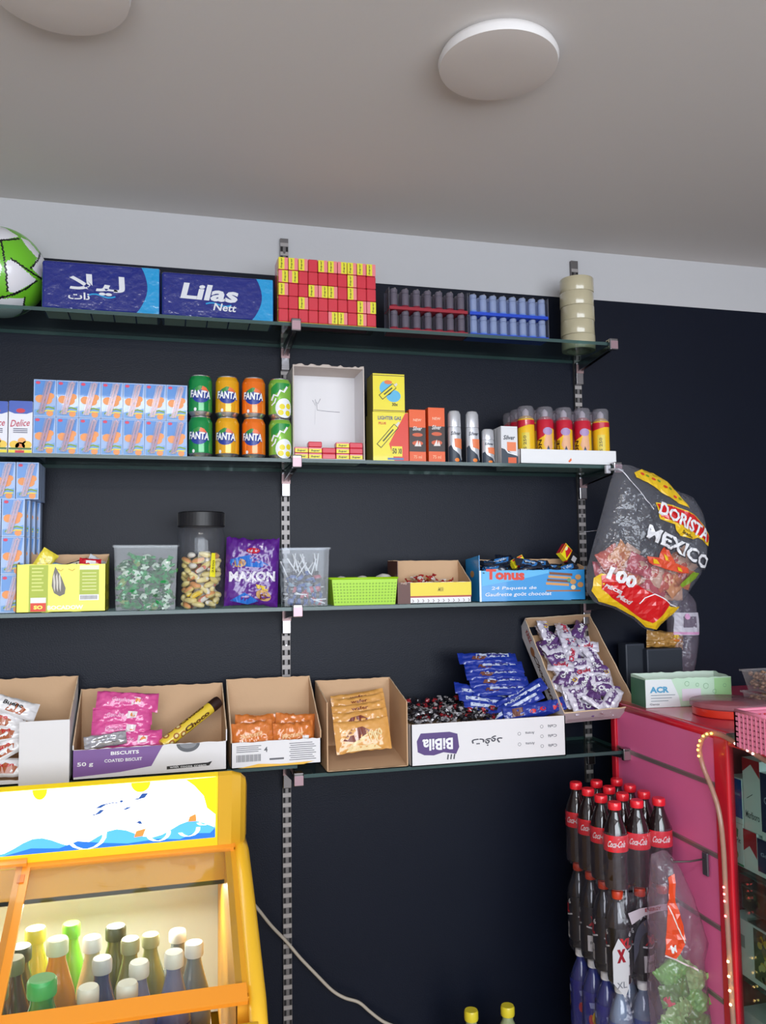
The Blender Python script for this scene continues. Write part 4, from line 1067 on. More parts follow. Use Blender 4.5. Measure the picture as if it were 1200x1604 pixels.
def blue_box():
    yf = -.228; xl = at(757, 915, yf).x; xr = at(917, 915, yf).x; w_ = xr-xl+.012; cx = xr-w_/2; d_ = .115; hf = at(840, 893, yf).z-ZS3; hb = at(745, 871, -.15).z-ZS3
    BL = col(44, 146, 214, .35, coat=.3)
    t = thing('wafer_carton', 'light blue open wafer carton with biscuit picture, full of dark blue bars', 'box', (cx, yf+d_/2, ZS3+.0005))
    b = open_box(w_, d_, hf, hb*.92, BL, KRAFT, t=.002, jag=.0008, hlf=hb, hrf=hf+.008); F = FRONT(w_, d_)
    b.decal(F, d_rect(-w_/2, .001, -w_/2+.006, hf), col(220, 232, 240), 1)
    b.decal(F, d_poly([(-w_/2+.008, hf*.5), (-w_*.1, hf*.72), (w_*.15, hf*.9), (w_*.15, hf-.001), (-w_/2+.008, hf-.001)]), col(90, 180, 230, .35), 1)
    b.decal(F, d_text('Tonus', -w_*.26, hf*.86, w_*.36, hf*.34, bold=.05, rot=-.03), col(214, 60, 40), 2)
    b.decal(F, d_text('24 Paquets de', -w_*.18, hf*.42, w_*.42, hf*.13, shear=.2, bold=.01), WHITE, 2)
    b.decal(F, d_text('Gaufrette go\u00fbt chocolat', -w_*.14, hf*.22, w_*.62, hf*.15, shear=.2, bold=.01), WHITE, 2)
    TAN = col(206, 150, 90, .5)
    for i in range(4): b.decal(F, d_poly([(w_*.12+.004*i, hf*(.52+.11*i)), (w_*.34+.004*i, hf*(.46+.11*i)), (w_*.34+.004*i, hf*(.54+.11*i)), (w_*.12+.004*i, hf*(.60+.11*i))]), TAN if i % 2 == 0 else col(120, 70, 40), 2)
    for x, z in ((.38, .6), (.45, .5), (.43, .75)): b.decal(F, d_ell(w_*x, hf*z, .010, .008), TAN, 3)
    b.decal(F, d_ell(w_*.38, hf*.42, .008, .007), col(240, 220, 180), 4); b.decal(F, d_ell(w_*.34, hf*.66, .006, .006), col(90, 150, 110), 4)
    b.decal(F, d_poly([(w_*.12, hf*.3), (w_*.45, hf*.28), (w_*.45, hf*.33), (w_*.12, hf*.34)]), col(170, 110, 60), 2)
    b.decal(LEFT(w_, d_), d_ell(.0, hb*.6, .016, .01), TAN, 1)
    b.build('carton', t)
    D1 = col(24, 30, 48, .2, coat=.8); D2 = col(50, 120, 190, .25, coat=.7)
    pr = []
    for s in range(3):
        p, Fp = pillow(.095, .030, .014, D1, s, wr=.003)
        p.decal(Fp, d_poly([(-.03, -.009), (.02, -.011), (.03, .004), (-.02, .008)]), D2, 1, .006); p.decal(Fp, d_text('wafer', 0, 0, .04, .01, bold=.02, shear=.2), col(200, 214, 230), 2, .006); pr.append(p.build('wafer_bar'))
    k = 0
    for lay in range(3):
        for i in range(7 if lay < 2 else 5):
            x = cx-w_*.36+w_*.72*i/6; y = yf+.03+(i % 3)*.022
            o = pr[k % 3] if k < 3 else pr[k % 3].copy()
            if k >= 3: COL.objects.link(o)
            o.location = (x, y, ZS3+hf-.012+lay*.014+.006*math.sin(i)+(y-yf)*.12); o.rotation_euler = (-1.0+rnd.uniform(-.4, .4), rnd.uniform(-.3, .3), rnd.uniform(-.5, .5))
            tag(o, 'dark blue foil wafer bar heaped in the light blue carton', 'bar', 'wafer bars in the blue carton'); k += 1
    # three little boxes lying on the bars
    def tiny(px, py, yaw_, tilt, label, dark=False):
        b = MB(); B0 = col(20, 20, 22, .4) if dark else YEL
        b.box(-.022, -.009, -.017, .022, .009, .017, [B0, col(200, 40, 50), B0, B0, B0, B0]); F2 = lambda u, v, k: Vector((u, -.009-.0004*k, v))
        if not dark:
            b.decal(F2, d_poly([(-.018, -.012), (.0, .006), (.02, .002), (.02, -.014)]), RED, 1); b.decal(F2, d_ell(.008, .006, .008, .005), col(250, 240, 180), 2); b.decal(F2, d_rect(-.02, .011, .02, .016), col(210, 60, 50), 1)
        else: b.decal(F2, d_rect(-.008, -.008, .010, .008), col(190, 190, 196), 1)
        o = b.build('small_box'); p = at(px, py, yf+.05); o.location = p; o.rotation_euler = (-.25, tilt, yaw_); tag(o, label, 'box')
    tiny(811, 882, .25, -.4, 'small yellow and red box lying on the dark wafer bars')
    tiny(884, 865, .5, -.75, 'small yellow box tipped up at the right end of the blue carton')
    tiny(896, 877, .4, -.9, 'small black box leaning on the tipped yellow box', True)
blue_box()

# ================================================================== LOWEST SHELF
BY = -.245
def bx(px, py, y=BY): return at(px, py, y).x
def brown_left():
    x1 = bx(109, 1175); x0 = bx(-60, 1175); w_ = x1-x0; cx = (x0+x1)/2; d_ = .20; hf = at(70, 1129, BY).z-ZS4L; hb = at(70, 1061, BY+d_).z-ZS4L
    hf = max(hf, .06)
    t = thing('chocolate_carton', 'open brown carton with plain white front flap, far left of lowest shelf', 'box', (cx, BY+d_/2, ZS4L+.0005))
    b = open_box(w_, d_, .012, hb, CARDW, KRAFT, t=.003, jag=.002, hlf=.02, hrf=hf+.0, seed=4); b.build('carton', t)
    xa = bx(30, 1175)-cx
    b = MB(); b.box(xa, -d_/2-.003, -.006, w_/2, -d_/2-.0005, hf, CARDW); b.build('front_flap', t)
    W = col(226, 224, 226, .3, coat=.5); BR = col(170, 90, 50, .35, coat=.4); RD = col(200, 40, 50, .3, coat=.4)
    lab = ['top', 'second', 'third', 'fourth', 'lowest']
    for i, (px, py, ry) in enumerate(((22, 1108, .35), (-2, 1128, .12), (4, 1150, -.15), (6, 1175, -.5), (8, 1203, .05))):
        p, F = pillow(.115, .048, .024, W, i, wr=.005)
        p.decal(F, d_poly([(-.02, -.014), (.02, -.016), (.03, .0), (.0, .012), (-.01, .004)]), BR, 1, .008); p.decal(F, d_text('Bueno', -.004, .006, .05, .011, bold=.03, shear=.2), RD if i else BLACK, 2, .008)
        o = p.build('chocolate_pack'); q = at(px, py, BY+.024+.010*(4-i)*.6); o.location = q; o.rotation_euler = (-.35, ry, .1)
        tag(o, 'white and brown chocolate pack, %s of the pile at the far left' % lab[i], 'pack', 'white chocolate packs')
brown_left()
def pink_box():
    x0 = bx(113, 1190); x1 = bx(356, 1185); w_ = x1-x0-.001; cx = (x0+x1)/2; d_ = .20; hf = at(235, 1168, BY).z-ZS4L; hb = at(250, 1074, BY+d_).z-ZS4L
    t = thing('biscuit_carton', 'open carton with a white and purple front, holding pink packs and a yellow tube', 'box', (cx, BY+d_/2, ZS4L+.0005))
    b = open_box(w_, d_, hf, hb, CARDW, KRAFT, t=.003, jag=.0015, hlf=hf+.012, hrf=hf+.03, seed=9); F = FRONT(w_, d_)
    PU = col(122, 84, 150, .4)
    b.decal(F, d_poly([(-w_/2+.002, .008), (-w_*.2, .014), (0, .024), (w_*.07, hf-.004), (w_*.08, hf-.001), (-w_/2+.002, hf-.001)]), PU, 1)
    b.decal(F, d_text('50 g', -w_*.42, hf*.5, w_*.1, .013, bold=.02), WHITE, 2); b.decal(F, d_text('BISCUITS', -w_*.17, hf*.82, w_*.18, .009, bold=.03), WHITE, 2); b.decal(F, d_text('COATED BISCUIT', -w_*.18, hf*.58, w_*.24, .008, bold=.02), WHITE, 2)
    b.decal(F, d_ell(w_*.24, hf-.001, .030, .022, 24, a0=PI, a1=2*PI), col(90, 92, 98), 1); b.decal(F, d_ell(w_*.24, hf-.001, .022, .013, 20, a0=PI, a1=2*PI), col(128, 130, 136), 2)
    b.decal(F, d_poly([(w_*.1, .012), (w_*.38, .015), (w_*.4, .026), (w_*.37, .023), (w_*.1, .020)]), col(30, 30, 34), 1); b.decal(F, d_text('with cocoa cream', w_*.24, .0175, w_*.24, .006, bold=.01), WHITE, 2)
    b.build('carton', t)
    PK = col(216, 82, 150, .22, coat=.7); W = col(236, 226, 230, .3); OR = col(232, 150, 90, .35)
    lab = ['lowest', 'third', 'second', 'top']
    for i, (px, py, ww, ry) in enumerate(((208, 1160, .150, .02), (190, 1143, .150, .02), (192, 1122, .152, .03), (200, 1099, .160, .1))):
        p, F2 = pillow(ww, .052, .034, PK, i*3, wr=.007, nu=28, crimp=.05)
        p.decal(F2, d_poly([(.01, -.01), (.034, -.008), (.038, .008), (.014, .01)]), W, 1, .006); p.decal(F2, d_ell(.026, 0, .007, .006, 12), OR, 2, .006); p.decal(F2, d_text('Gaucho', -.018, .002, .045, .012, bold=.03, shear=.2), col(240, 180, 214), 1, .006)
        o = p.build('biscuit_pack'); q = at(px, py, BY+.045+.012*i); o.location = q; o.rotation_euler = (-.35, ry, .05)
        tag(o, 'shiny pink biscuit pack, %s in the pile of four' % lab[i], 'pack', 'pink biscuit packs')
    p, F2 = pillow(.105, .036, .02, col(196, 196, 204, .15, .5, coat=.5), 5, wr=.008)
    o = p.build('biscuit_pack'); o.location = at(165, 1160, BY+.02); o.rotation_euler = (-.4, -.12, .05); tag(o, 'silvery white crinkled pack lying in front of the pink packs', 'pack')
    # yellow sweets tube
    a = at(254, 1168, BY+.035); c = at(343, 1098, BY+.12); dv = c-a; L = dv.length; r_ = .0165
    t = thing('chocolate_tube', 'yellow and brown chocolate tube leaning diagonally in the purple fronted carton', 'tube', a)
    t.rotation_mode = 'QUATERNION'; t.rotation_quaternion = dv.to_track_quat('Z', 'Y')
    YW = col(228, 196, 60, .25, coat=.6)
    b = MB(); b.lathe([(r_*.92, 0), (r_, .004), (r_, L*.84)], YW, 26)
    for face in (-PI/2, 0, PI/2, PI):
        Fc = CYL(r_, face); b.decal(Fc, d_text('Choco', 0, L*.55, L*.42, r_*.8, rot=PI/2, bold=.05), col(90, 56, 20), 1, .005)
        for z_ in (.1, .2, .3): b.decal(Fc, d_ell(.004*(1 if z_ != .2 else -1), L*z_, .008, .009, 12), col(170, 110, 50), 1, .005); b.decal(Fc, d_ell(.004*(1 if z_ != .2 else -1), L*z_, .004, .005, 12), col(236, 220, 150), 2, .005)
    b.build('body', t)
    b = MB(); b.lathe([(r_*1.01, L*.84), (r_*1.01, L*.97), (r_*.9, L)], col(44, 26, 22, .4), 26); b.build('cap', t)
pink_box()
def orange_box():
    z0 = ZS4R+.0; x0 = bx(361, 1180); x1 = bx(504, 1180); w_ = x1-x0-.002; cx = (x0+x1)/2; d_ = .19; hf = at(430, 1160, BY).z-z0; zt = at(425, 1061, BY+d_).z; hb = zt-z0
    zz = ZS4L+.0005; hf = at(430, 1160, BY).z-zz; hb = zt-zz
    t = thing('wafer_carton', 'open carton with a white printed label front and barcode, holding orange packs', 'box', (cx, BY+d_/2, zz))
    b = open_box(w_, d_, hf, hb, KRAFT, KRAFT, t=.003, jag=.0015, hlf=hf+.02, hrf=hf+.02, seed=12, out_front=CARDW); F = FRONT(w_, d_); INK = col(90, 90, 96)
    b.decal(F, d_poly([(-w_*.42, .001), (w_*.3, .001), (w_*.42, .008), (w_*.05, .006), (-w_*.2, .010)]), col(232, 180, 60), 1)
    for i in range(18): b.decal(F, d_rect(-w_*.44+i*w_*.015, hf*.25, -w_*.435+i*w_*.015+(.001 if i % 3 else .0005), hf*.52), INK, 1)
    for i in range(4): b.decal(F, d_rect(-w_*.44, hf*(.62+.07*i), -w_*(.2-.03*(i % 2)), hf*(.645+.07*i)), INK, 1)
    b.decal(F, d_text('4', -w_*.12, hf*.68, .010, .014, bold=.02), INK, 1); b.decal(F, d_rect(-w_*.08, hf*.26, w_*.08, hf*.33), INK, 1)
    for i in range(9): b.decal(F, d_rect(w_*.14+.003*(i % 2), hf*(.2+.08*i), w_*(.44-.02*(i % 3)), hf*(.225+.08*i)), INK, 1)
    b.build('carton', t)
    OR = col(214, 122, 56, .2, coat=.8)
    for i, (px, py, lb) in enumerate(((396, 1140, 'shiny orange wafer pack, left one in front of the carton'), (460, 1140, 'shiny orange wafer pack with a white patch, right one in front'), (400, 1128, 'shiny orange wafer pack behind the left front pack'), (462, 1126, 'shiny orange wafer pack behind the right front pack'))):
        p, F2 = pillow(.112, .088, .03, OR, i*2, wr=.007, nu=26, nv=18)
        if i == 1: p.decal(F2, d_rect(.022, -.02, .040, .004), WHITE, 2, .006)
        if i < 2: p.decal(F2, d_text('Moment', -.004, .008, .06, .014, bold=.03, rot=.1), col(244, 200, 150), 1, .006)
        o = p.build('wafer_pack'); o.location = at(px, py+16, BY+.035+(.035 if i > 1 else 0)); o.rotation_euler = (-.25, -.06+.05*i, .05); tag(o, lb, 'pack')
orange_box()
def gold_box():
    x0 = bx(512, 1200); x1 = bx(640, 1200); w_ = x1-x0-.002; cx = (x0+x1)/2; d_ = .19; z0 = at(575, 1208, BY).z; z0 = ZS4R+.0005; zt = at(560, 1063, BY+d_).z; hb = zt-z0
    t = thing('wafer_carton', 'open fronted brown carton holding flat golden wafer packs', 'box', (cx, BY+d_/2, z0))
    b = open_box(w_, d_, .004, hb, KRAFT, KRAFT, t=.003, jag=.001, hlf=hb*.84, hrf=hb*.80, seed=15); b.build('carton', t)
    b = MB(); b.add([(-w_/2+.003, -d_/2+.004, .0045), (w_/2-.003, -d_/2+.004, .0045), (w_/2-.003, d_/2-.004, .034), (-w_/2+.003, d_/2-.004, .034)], [(0, 1, 2, 3)], KRAFT); b.build('floor_flap', t)
    G = col(220, 160, 84, .25, coat=.7); BR = col(120, 50, 34, .3, coat=.5); CR = col(240, 214, 160, .3)
    lb = ['front upright one', 'second from the front', 'third from the front', 'fourth from the front', 'rearmost one at the top']
    for i in range(5):
        hh = .088 if i == 0 else .075
        p, F2 = pillow(.160, hh, .022, G, i*5, wr=.004, nu=28, nv=20)
        if i < 2:
            p.decal(F2, d_poly([(-.06, -.01), (-.03, .02), (.0, .024), (.02, .012), (.0, -.008), (-.03, -.016)]), BR, 1, .008)
            for q in range(3): p.decal(F2, d_line([(-.05+.01*q, -.032+.006*q), (.0+.006*q, -.012+.007*q)], .004), CR, 2, .008)
            p.decal(F2, d_text('Pipo', .036, -.002, .042, .036, bold=.04, rot=.5, shear=.2), CR, 3, .008)
            p.decal(F2, d_poly([(-.055, -hh*.46), (.05, -hh*.46), (.03, -hh*.3), (-.04, -hh*.32)]), CR, 1, .008)
        else: p.decal(F2, d_text('wafer', 0, hh*.3, .05, .010, bold=.02), BR, 1, .008)
        px, py = ((568, 1152), (566, 1134), (564, 1122), (563, 1111), (562, 1104))[i]
        o = p.build('wafer_pack'); q = at(px, py, BY+.035+i*.024); o.location = q; o.rotation_euler = (-.28, -.05-.01*i, .03)
        tag(o, 'golden wafer pack with brown picture, %s' % lb[i], 'pack', 'golden wafer packs')
gold_box()
def white_tray():
    yf = -.25; x0 = bx(644, 1165, yf); x1 = bx(886, 1148, yf); w_ = x1-x0; cx = (x0+x1)/2; d_ = .2; zb = ZS4R+.0005; hf = at(765, 1128, yf).z-zb; hf = max(.045, hf)
    t = thing('candy_tray', 'white cardboard tray with upside-down purple logo, full of dark candies and blue bars', 'tray', (cx, yf+d_/2, zb))
    b = open_box(w_, d_, hf, hf*.9, CARDW, KRAFT, t=.003); F = FRONT(w_, d_); PU = col(84, 60, 120, .4); INK = col(70, 70, 80)
    b.decal(F, d_poly([(-w_*.46, hf*.34), (-w_*.42, hf*.26), (-w_*.36, hf*.24), (-w_*.30, hf*.30), (-w_*.22, hf*.24), (-w_*.2, hf*.4), (-w_*.21, hf*.72), (-w_*.26, hf*.78), (-w_*.44, hf*.78), (-w_*.465, hf*.6)]), PU, 1)
    b.decal(F, d_text('BiBila', -w_*.335, hf*.5, w_*.19, hf*.28, rot=PI, bold=.03), WHITE, 2)
    for k in range(3): b.decal(F, d_line([(-w_*(.27-.02*k), hf*.24), (-w_*(.275-.02*k), hf*.12)], .004), INK, 2)
    b.decal(F, d_text('\u062F\u0648\uFED3\u062A', -w_*.02, hf*.5, w_*.2, hf*.24, rot=PI, bold=.02), INK, 1)
    for (u, v) in ((.19, .62), (.19, .36), (.34, .76), (.34, .52), (.34, .28)):
        b.decal(F, d_line([(w_*u+.0045*math.cos(a*.5), hf*v+.0045*math.sin(a*.5)) for a in range(14)], .001), INK, 1)
        b.decal(F, d_text('Aroma' if u < .3 else 'Caf\u00e9', w_*(u+.07), hf*v, w_*.06, hf*.07, rot=PI, bold=.01), INK, 1)
    b.build('tray', t)
    D = col(34, 32, 38, .2, coat=.7); S = col(170, 166, 170, .25, .3, coat=.4); R2 = col(150, 30, 40, .3, coat=.4)
    P = [wrapped(D, S, .03, .0085, seed=21), wrapped(D, D, .03, .0085, seed=22), wrapped(S, D, .03, .0085, seed=23), wrapped(D, R2, .03, .0085, seed=24)]
    xe = bx(772, 1120, yf+.08)
    heap(P, x0+.012, xe, yf+.016, yf+d_-.02, lambda x, y: zb+hf+.016+(y-yf)*.16, (.0235, .0255, .018), 'small black and silver wrapped candy heaped in the white tray', 'dark candies in the white tray', zmin=zb+hf*.35)
    BL = col(30, 52, 150, .22, coat=.7); LB = col(196, 206, 230, .25, coat=.5); BR = col(110, 66, 54, .35)
    def bar(label, loc, rot, kind, L=.19):
        p, F2 = pillow(L, .040, .020, BL, rnd.random()*20, wr=.005, nu=26)
        if kind == 0: p.decal(F2, d_poly([(-L*.22, -.004), (L*.36, .002), (L*.36, .014), (-L*.2, .012)]), LB, 1, .008); p.decal(F2, d_text('Major', L*.12, .006, L*.3, .012, bold=.04, shear=.2), col(60, 60, 130), 2, .008); p.decal(F2, d_poly([(-L*.3, -.008), (-L*.1, -.01), (-L*.04, .0), (-L*.26, .004)]), BR, 1, .008)
        elif kind == 1: p.decal(F2, d_poly([(-L*.4, -.014), (L*.4, -.004), (L*.4, .004), (-L*.4, -.004)]), LB, 1, .008); p.decal(F2, d_text('Major', 0, .010, L*.3, .009, bold=.04), LB, 2, .008)
        else: p.decal(F2, d_poly([(-L*.36, -.012), (-L*.14, -.012), (-L*.12, .012), (-L*.34, .012)]), BR, 1, .008); p.decal(F2, d_ell(L*.06, -.004, .010, .006, 12), RED, 1, .008); p.decal(F2, d_ell(L*.26, -.002, .010, .006, 12), RED, 1, .008)
        o = p.build('chocolate_bar'); o.location = loc; o.rotation_euler = rot
        return tag(o, label, 'bar', 'blue chocolate bars')
    lv = [(764, 1032), (774, 1045), (776, 1057), (782, 1069), (786, 1081)]
    for i, (px, py) in enumerate(lv):
        bar('blue chocolate bar, %s from the top of the stack beside the tilted carton' % ORD[i], at(px, py, yf+.12-.010*i), (-.7, .04, 0), 0)
    for i, (px, py) in enumerate(((750, 1086), (756, 1098), (764, 1108))):
        bar('dark blue bar end sticking out left under the stack, %s down' % ORD[i], at(px+6, py, yf+.095-.008*i), (-.7, .25, .1), 1)
    bar('blue bar with white stripe lying slanted, upper one of the two', at(812, 1092, yf+.07), (-.6, -.42, 0), 1)
    bar('blue bar with white stripe lying slanted, lower one of the two', at(806, 1105, yf+.055), (-.6, -.38, 0), 1)
    bar('dark blue bar with biscuit picture and red badges at the tray front', at(828, 1113, yf+.035), (-.3, -.10, 0), 2, .16)
    bar('dark blue bar standing at the right end of the tray front', at(862, 1108, yf+.045), (-.3, -.25, 0), 2, .10)
white_tray()
def tilted_box():
    TL, TR, BR_, BL_ = at(822, 970, -.03), at(924, 963, -.03), at(999, 1107, -.245), at(884, 1118, -.245)
    n = (TR-TL).cross(BL_-TL).normalized()
    if n.z > 0: n = -n
    D = .062
    rim = [TL, TR, BR_, BL_]; 
    # floor frame: walls lean a little inwards
    def dn(p, k=D): return p+n*k
    base = [dn(TL), dn(TR), dn(BR_), dn(BL_)]
    minz = min(p.z for p in base); 
    t = thing('candy_carton', 'white and brown open carton tilted towards the camera, full of white wrapped candies', 'box', (0, 0, 0))
    b = MB(); OUT = col(206, 190, 194, .6); q = .003
    c = sum(rim, Vector())/4
    inn = [p+(c-p).normalized()*.005 for p in rim]; innb = [p+(c+n*D-p).normalized()*.005-n*q for p in base]
    LWHT = col(224, 216, 218, .55)
    for i in range(4):
        j = (i+1) % 4; N = 14; R_ = random.Random(i); v = []
        for k in range(N+1):
            jg = R_.uniform(-.0018, .0018) if 0 < k < N else 0
            v += [base[i].lerp(base[j], k/N), rim[i].lerp(rim[j], k/N)-n*(jg+(.006 if i == 0 else 0)), inn[i].lerp(inn[j], k/N)-n*(jg+(.006 if i == 0 else 0)), innb[i].lerp(innb[j], k/N)]
        f = []; mm = []
        for k in range(N):
            a = 4*k; f += [(a, a+4, a+5, a+1), (a+1, a+5, a+6, a+2), (a+2, a+6, a+7, a+3)]; mm += [LWHT if i == 3 else OUT, KRAFT_E, KRAFT]
        b.add(v, f, mm)
    b.add(base, [(0, 1, 2, 3)], OUT); b.add(innb, [(0, 1, 2, 3)], KRAFT)
    # printing on the left side and on the front
    def quadF(p00, p10, p01, off): 
        ux, vx = p10-p00, p01-p00
        return lambda u, v, k: p00+ux*u+vx*v+off*(.0005*k+.0004)
    ln = (BL_-TL).cross(n).normalized(); ln = ln if ln.dot(TL-TR) > 0 else -ln
    FL = quadF(base[0], base[3], rim[0], ln)
    b.decal(FL, d_text('KREZ', .16, .7, .13, .3, bold=.03), col(170, 60, 60), 1)
    b.decal(FL, d_text('Chocolate', .6, .5, .5, .3, bold=.03, shear=.2), col(90, 60, 50), 1)
    b.decal(FL, d_ell(.3, .45, .05, .2), col(170, 110, 70), 1)
    fn = (BR_-BL_).cross(n).normalized(); fn = fn if fn.y < 0 else -fn
    FF = quadF(base[3], base[2], rim[3], fn)
    for i in range(3): b.decal(FF, d_rect(.1, .14+.1*i, .8-.1*i, .17+.1*i), col(160, 120, 130), 1)
    b.decal(FF, d_line([(.5, .75), (.56, .6), (.5, .55), (.6, .5)], .02), col(160, 110, 120), 1)
    b.build('carton', t)
    W = col(214, 208, 222, .22, coat=.7); PU = col(96, 62, 120, .25, coat=.6); RD = col(190, 40, 70, .3, coat=.4); YE = col(232, 196, 60, .3)
    pr = []
    for s in range(4):
        p, F2 = pillow(.082, .042, .020, W if s < 3 else PU, s*4, wr=.007, nu=18, nv=10, crimp=.1)
        p.decal(F2, d_text('Choki', 0, 0, .046, .016, bold=.05, shear=.2), [RD, PU, PU, WHITE][s], 2, .008)
        p.decal(F2, d_poly([(-.027, -.010), (-.018, -.008), (-.02, .010), (-.027, .010)]), PU, 1, .006)
        if s == 2: p.decal(F2, d_ell(.018, -.003, .008, .007, 12), YE, 3, .006)
        pr.append(p.build('wrapped_candy'))
    ex = (TR-TL).normalized(); k = 0
    rows, cols = 9, 3
    Rb = Matrix((ex, -n.cross(ex).normalized()*1.0, -n)).transposed()
    for lay in range(2):
        for r_ in range(rows):
            for c_ in range(cols):
                u = (c_+.5)/cols+rnd.uniform(-.05, .05); v = (r_+.6)/rows
                if v > .5 and lay == 1 and False: continue
                u = .13+.74*u; v = .08+.84*v
                p = TL.lerp(TR, u).lerp(BL_.lerp(BR_, u), v)+n*(.036-.020*lay+rnd.uniform(-.003, .003)-.004*(v > .75))
                o = pr[k % 4] if k < 4 else pr[rnd.choice((0, 0, 1, 1, 2, 3) if v < .7 else (0, 1, 2, 3, 3))].copy()
                if k >= 4: COL.objects.link(o)
                k += 1
                o.location = p
                nrm = (-n+Vector((rnd.uniform(-.4, .4), rnd.uniform(-.4, .4), rnd.uniform(-.2, .2)))).normalized()
                o.rotation_mode = 'QUATERNION'; qn = (-nrm).to_track_quat('Y', 'Z'); 
                o.rotation_quaternion = qn @ Matrix.Rotation(rnd.uniform(-1.9, 1.2), 3, 'Y').to_quaternion()
                tag(o, 'white and purple wrapped candy in the tilted carton', 'sweets', 'candies in the tilted carton')
tilted_box()
# ================================================================== HANGING SNACK BAG AND THINGS BEHIND IT
BAGF = film('bag_film', (244, 245, 248), haze=(176, 178, 190), hz=.12, gloss=.4, rough=.1, bump=.8, bscale=40)
def snack_bag():
    y = -.30
    P = [(968, 728), (985, 728), (1012, 738), (1040, 752), (1062, 770), (1085, 778), (1100, 800), (1108, 835), (1108, 870), (1098, 900), (1078, 930), (1058, 958), (1036, 975), (1022, 990), (1008, 984), (990, 968), (960, 952), (932, 945), (918, 925), (918, 895), (930, 850), (944, 800), (956, 755), (962, 738)]
    o_ = at(1010, 860, y)
    L = lambda px, py: ((at(px, py, y)-o_).x, (at(px, py, y)-o_).z)
    poly = [L(*p) for p in P]
    t = thing('snack_bag', 'big clear bag of snack packs with red and white lettering hanging from the shelf end', 'bag', (o_.x, y, o_.z))
    def cm(x, z): return BAGF
    b, F0 = blob(poly, .058, cm, seed=2, wr=.011); b.build('film', t)
    F = lambda u, v, k: F0(u, v, k*1.6+1.5)
    q0 = L(963, 733)
    b = MB(); b.rbox(.016, .014, .026, .003, col(196, 196, 204, .35), Matrix.Translation((q0[0]+.002, .045, q0[1]-.012))); b.tube([(q0[0]+.004, .04, q0[1]), (q0[0]+.012, .0, q0[1]-.004), L(975, 738)[0:1]+(-.004,)+(L(975, 738)[1],)], .004, col(200, 200, 208, .3), 8)
    b.build('knot', t)
    RE = col(204, 26, 30, .28, coat=.5); YE = col(232, 190, 30, .3, coat=.5); W = col(230, 230, 234, .3); K = col(34, 30, 30, .4); GR = col(120, 150, 40, .35)
    a = -.49   # the print runs down to the right
    p = MB(); cut = (.012, .012)
    S = lambda pts: d_poly([L(*q) for q in pts])
    p.decal(F, S([(985, 742), (1000, 736), (1022, 742), (1040, 756), (1055, 776), (1068, 798), (1050, 790), (1028, 776), (1004, 758), (986, 750)]), YE, 1, cut)
    for (x, y_) in ((998, 744), (1015, 752), (1032, 764), (1046, 780)):
        c = L(x, y_); p.decal(F, d_ell(c[0], c[1], .007, .004, 10, a), col(206, 60, 40), 2); c = L(x+8, y_+3); p.decal(F, d_ell(c[0], c[1], .006, .004, 10, a), GR, 2)
    p.decal(F, S([(1012, 789), (1040, 793), (1072, 806), (1092, 824), (1104, 840), (1102, 856), (1085, 846), (1060, 832), (1038, 822), (1018, 815)]), YE, 1, cut)
    p.decal(F, S([(1014, 791), (1040, 795), (1072, 808), (1092, 826), (1103, 842), (1100, 851), (1085, 842), (1060, 828), (1038, 818), (1020, 812)]), RE, 2, cut)
    p.decal(F, S([(1040, 822), (1060, 833), (1080, 843), (1068, 846), (1050, 840), (1040, 832)]), YE, 2, cut)
    c = L(1058, 819); p.decal(F, d_text('DORISTA', c[0], c[1], .196, .040, rot=a+.03, bold=.03), W, 4, (.01, .01))
    c = L(1060, 838); p.decal(F, d_text('Snacks', c[0], c[1], .04, .010, rot=a, bold=.02), K, 4, (.01, .01))
    c = L(1049, 859); p.decal(F, d_text('MEXICO', c[0]+.002, c[1]-.003, .252, .046, rot=a+.06, bold=.05), col(60, 60, 66), 3, (.01, .01)); p.decal(F, d_text('MEXICO', c[0], c[1], .246, .042, rot=a+.06, bold=.03), W, 4, (.01, .01))
    # lower red print with the count
    p.decal(F, S([(924, 905), (932, 898), (960, 905), (1000, 925), (1040, 950), (1058, 950), (1040, 972), (1024, 986), (1008, 982), (990, 966), (960, 950), (934, 942), (922, 925)]), YE, 1, cut)
    p.decal(F, S([(932, 902), (945, 898), (970, 908), (1005, 928), (1038, 944), (1030, 960), (1014, 975), (1000, 970), (975, 952), (950, 936), (934, 922)]), RE, 2, cut)
    c = L(961, 905); p.decal(F, d_text('100', c[0], c[1], .092, .038, rot=a+.1, bold=.05), W, 4, (.01, .01))
    c = L(950, 922); p.decal(F, d_text('PI\u00c8CES', c[0], c[1], .056, .012, rot=a+.05, bold=.04), W, 4, (.01, .01))
    c = L(968, 938); p.decal(F, d_text('Maxi', c[0], c[1], .05, .014, rot=a, bold=.04, shear=.2), col(210, 190, 190), 3, (.01, .01))
    # plain sombrero-coloured panel and leaf shapes where the bag carries its picture
    p.decal(F, S([(996, 872), (1016, 874), (1020, 858), (1030, 862), (1038, 882), (1062, 890), (1064, 898), (1050, 898), (1020, 890), (998, 882)]), col(214, 80, 50, .35), 2, cut)
    p.decal(F, S([(1004, 876), (1010, 877), (1014, 884), (1006, 883)]), YE, 3); p.decal(F, S([(1022, 868), (1028, 872), (1030, 880), (1024, 878)]), YE, 3); p.decal(F, S([(1042, 888), (1050, 890), (1052, 896), (1044, 894)]), YE, 3)
    p.decal(F, S([(1062, 905), (1072, 896), (1084, 898), (1080, 906), (1070, 912), (1054, 920), (1050, 916)]), GR, 2, cut)
    p.decal(F, d_line([L(*q) for q in ((990, 945), (996, 936), (1010, 930), (1024, 936), (1038, 946), (1050, 950))], .003), W, 3, cut)
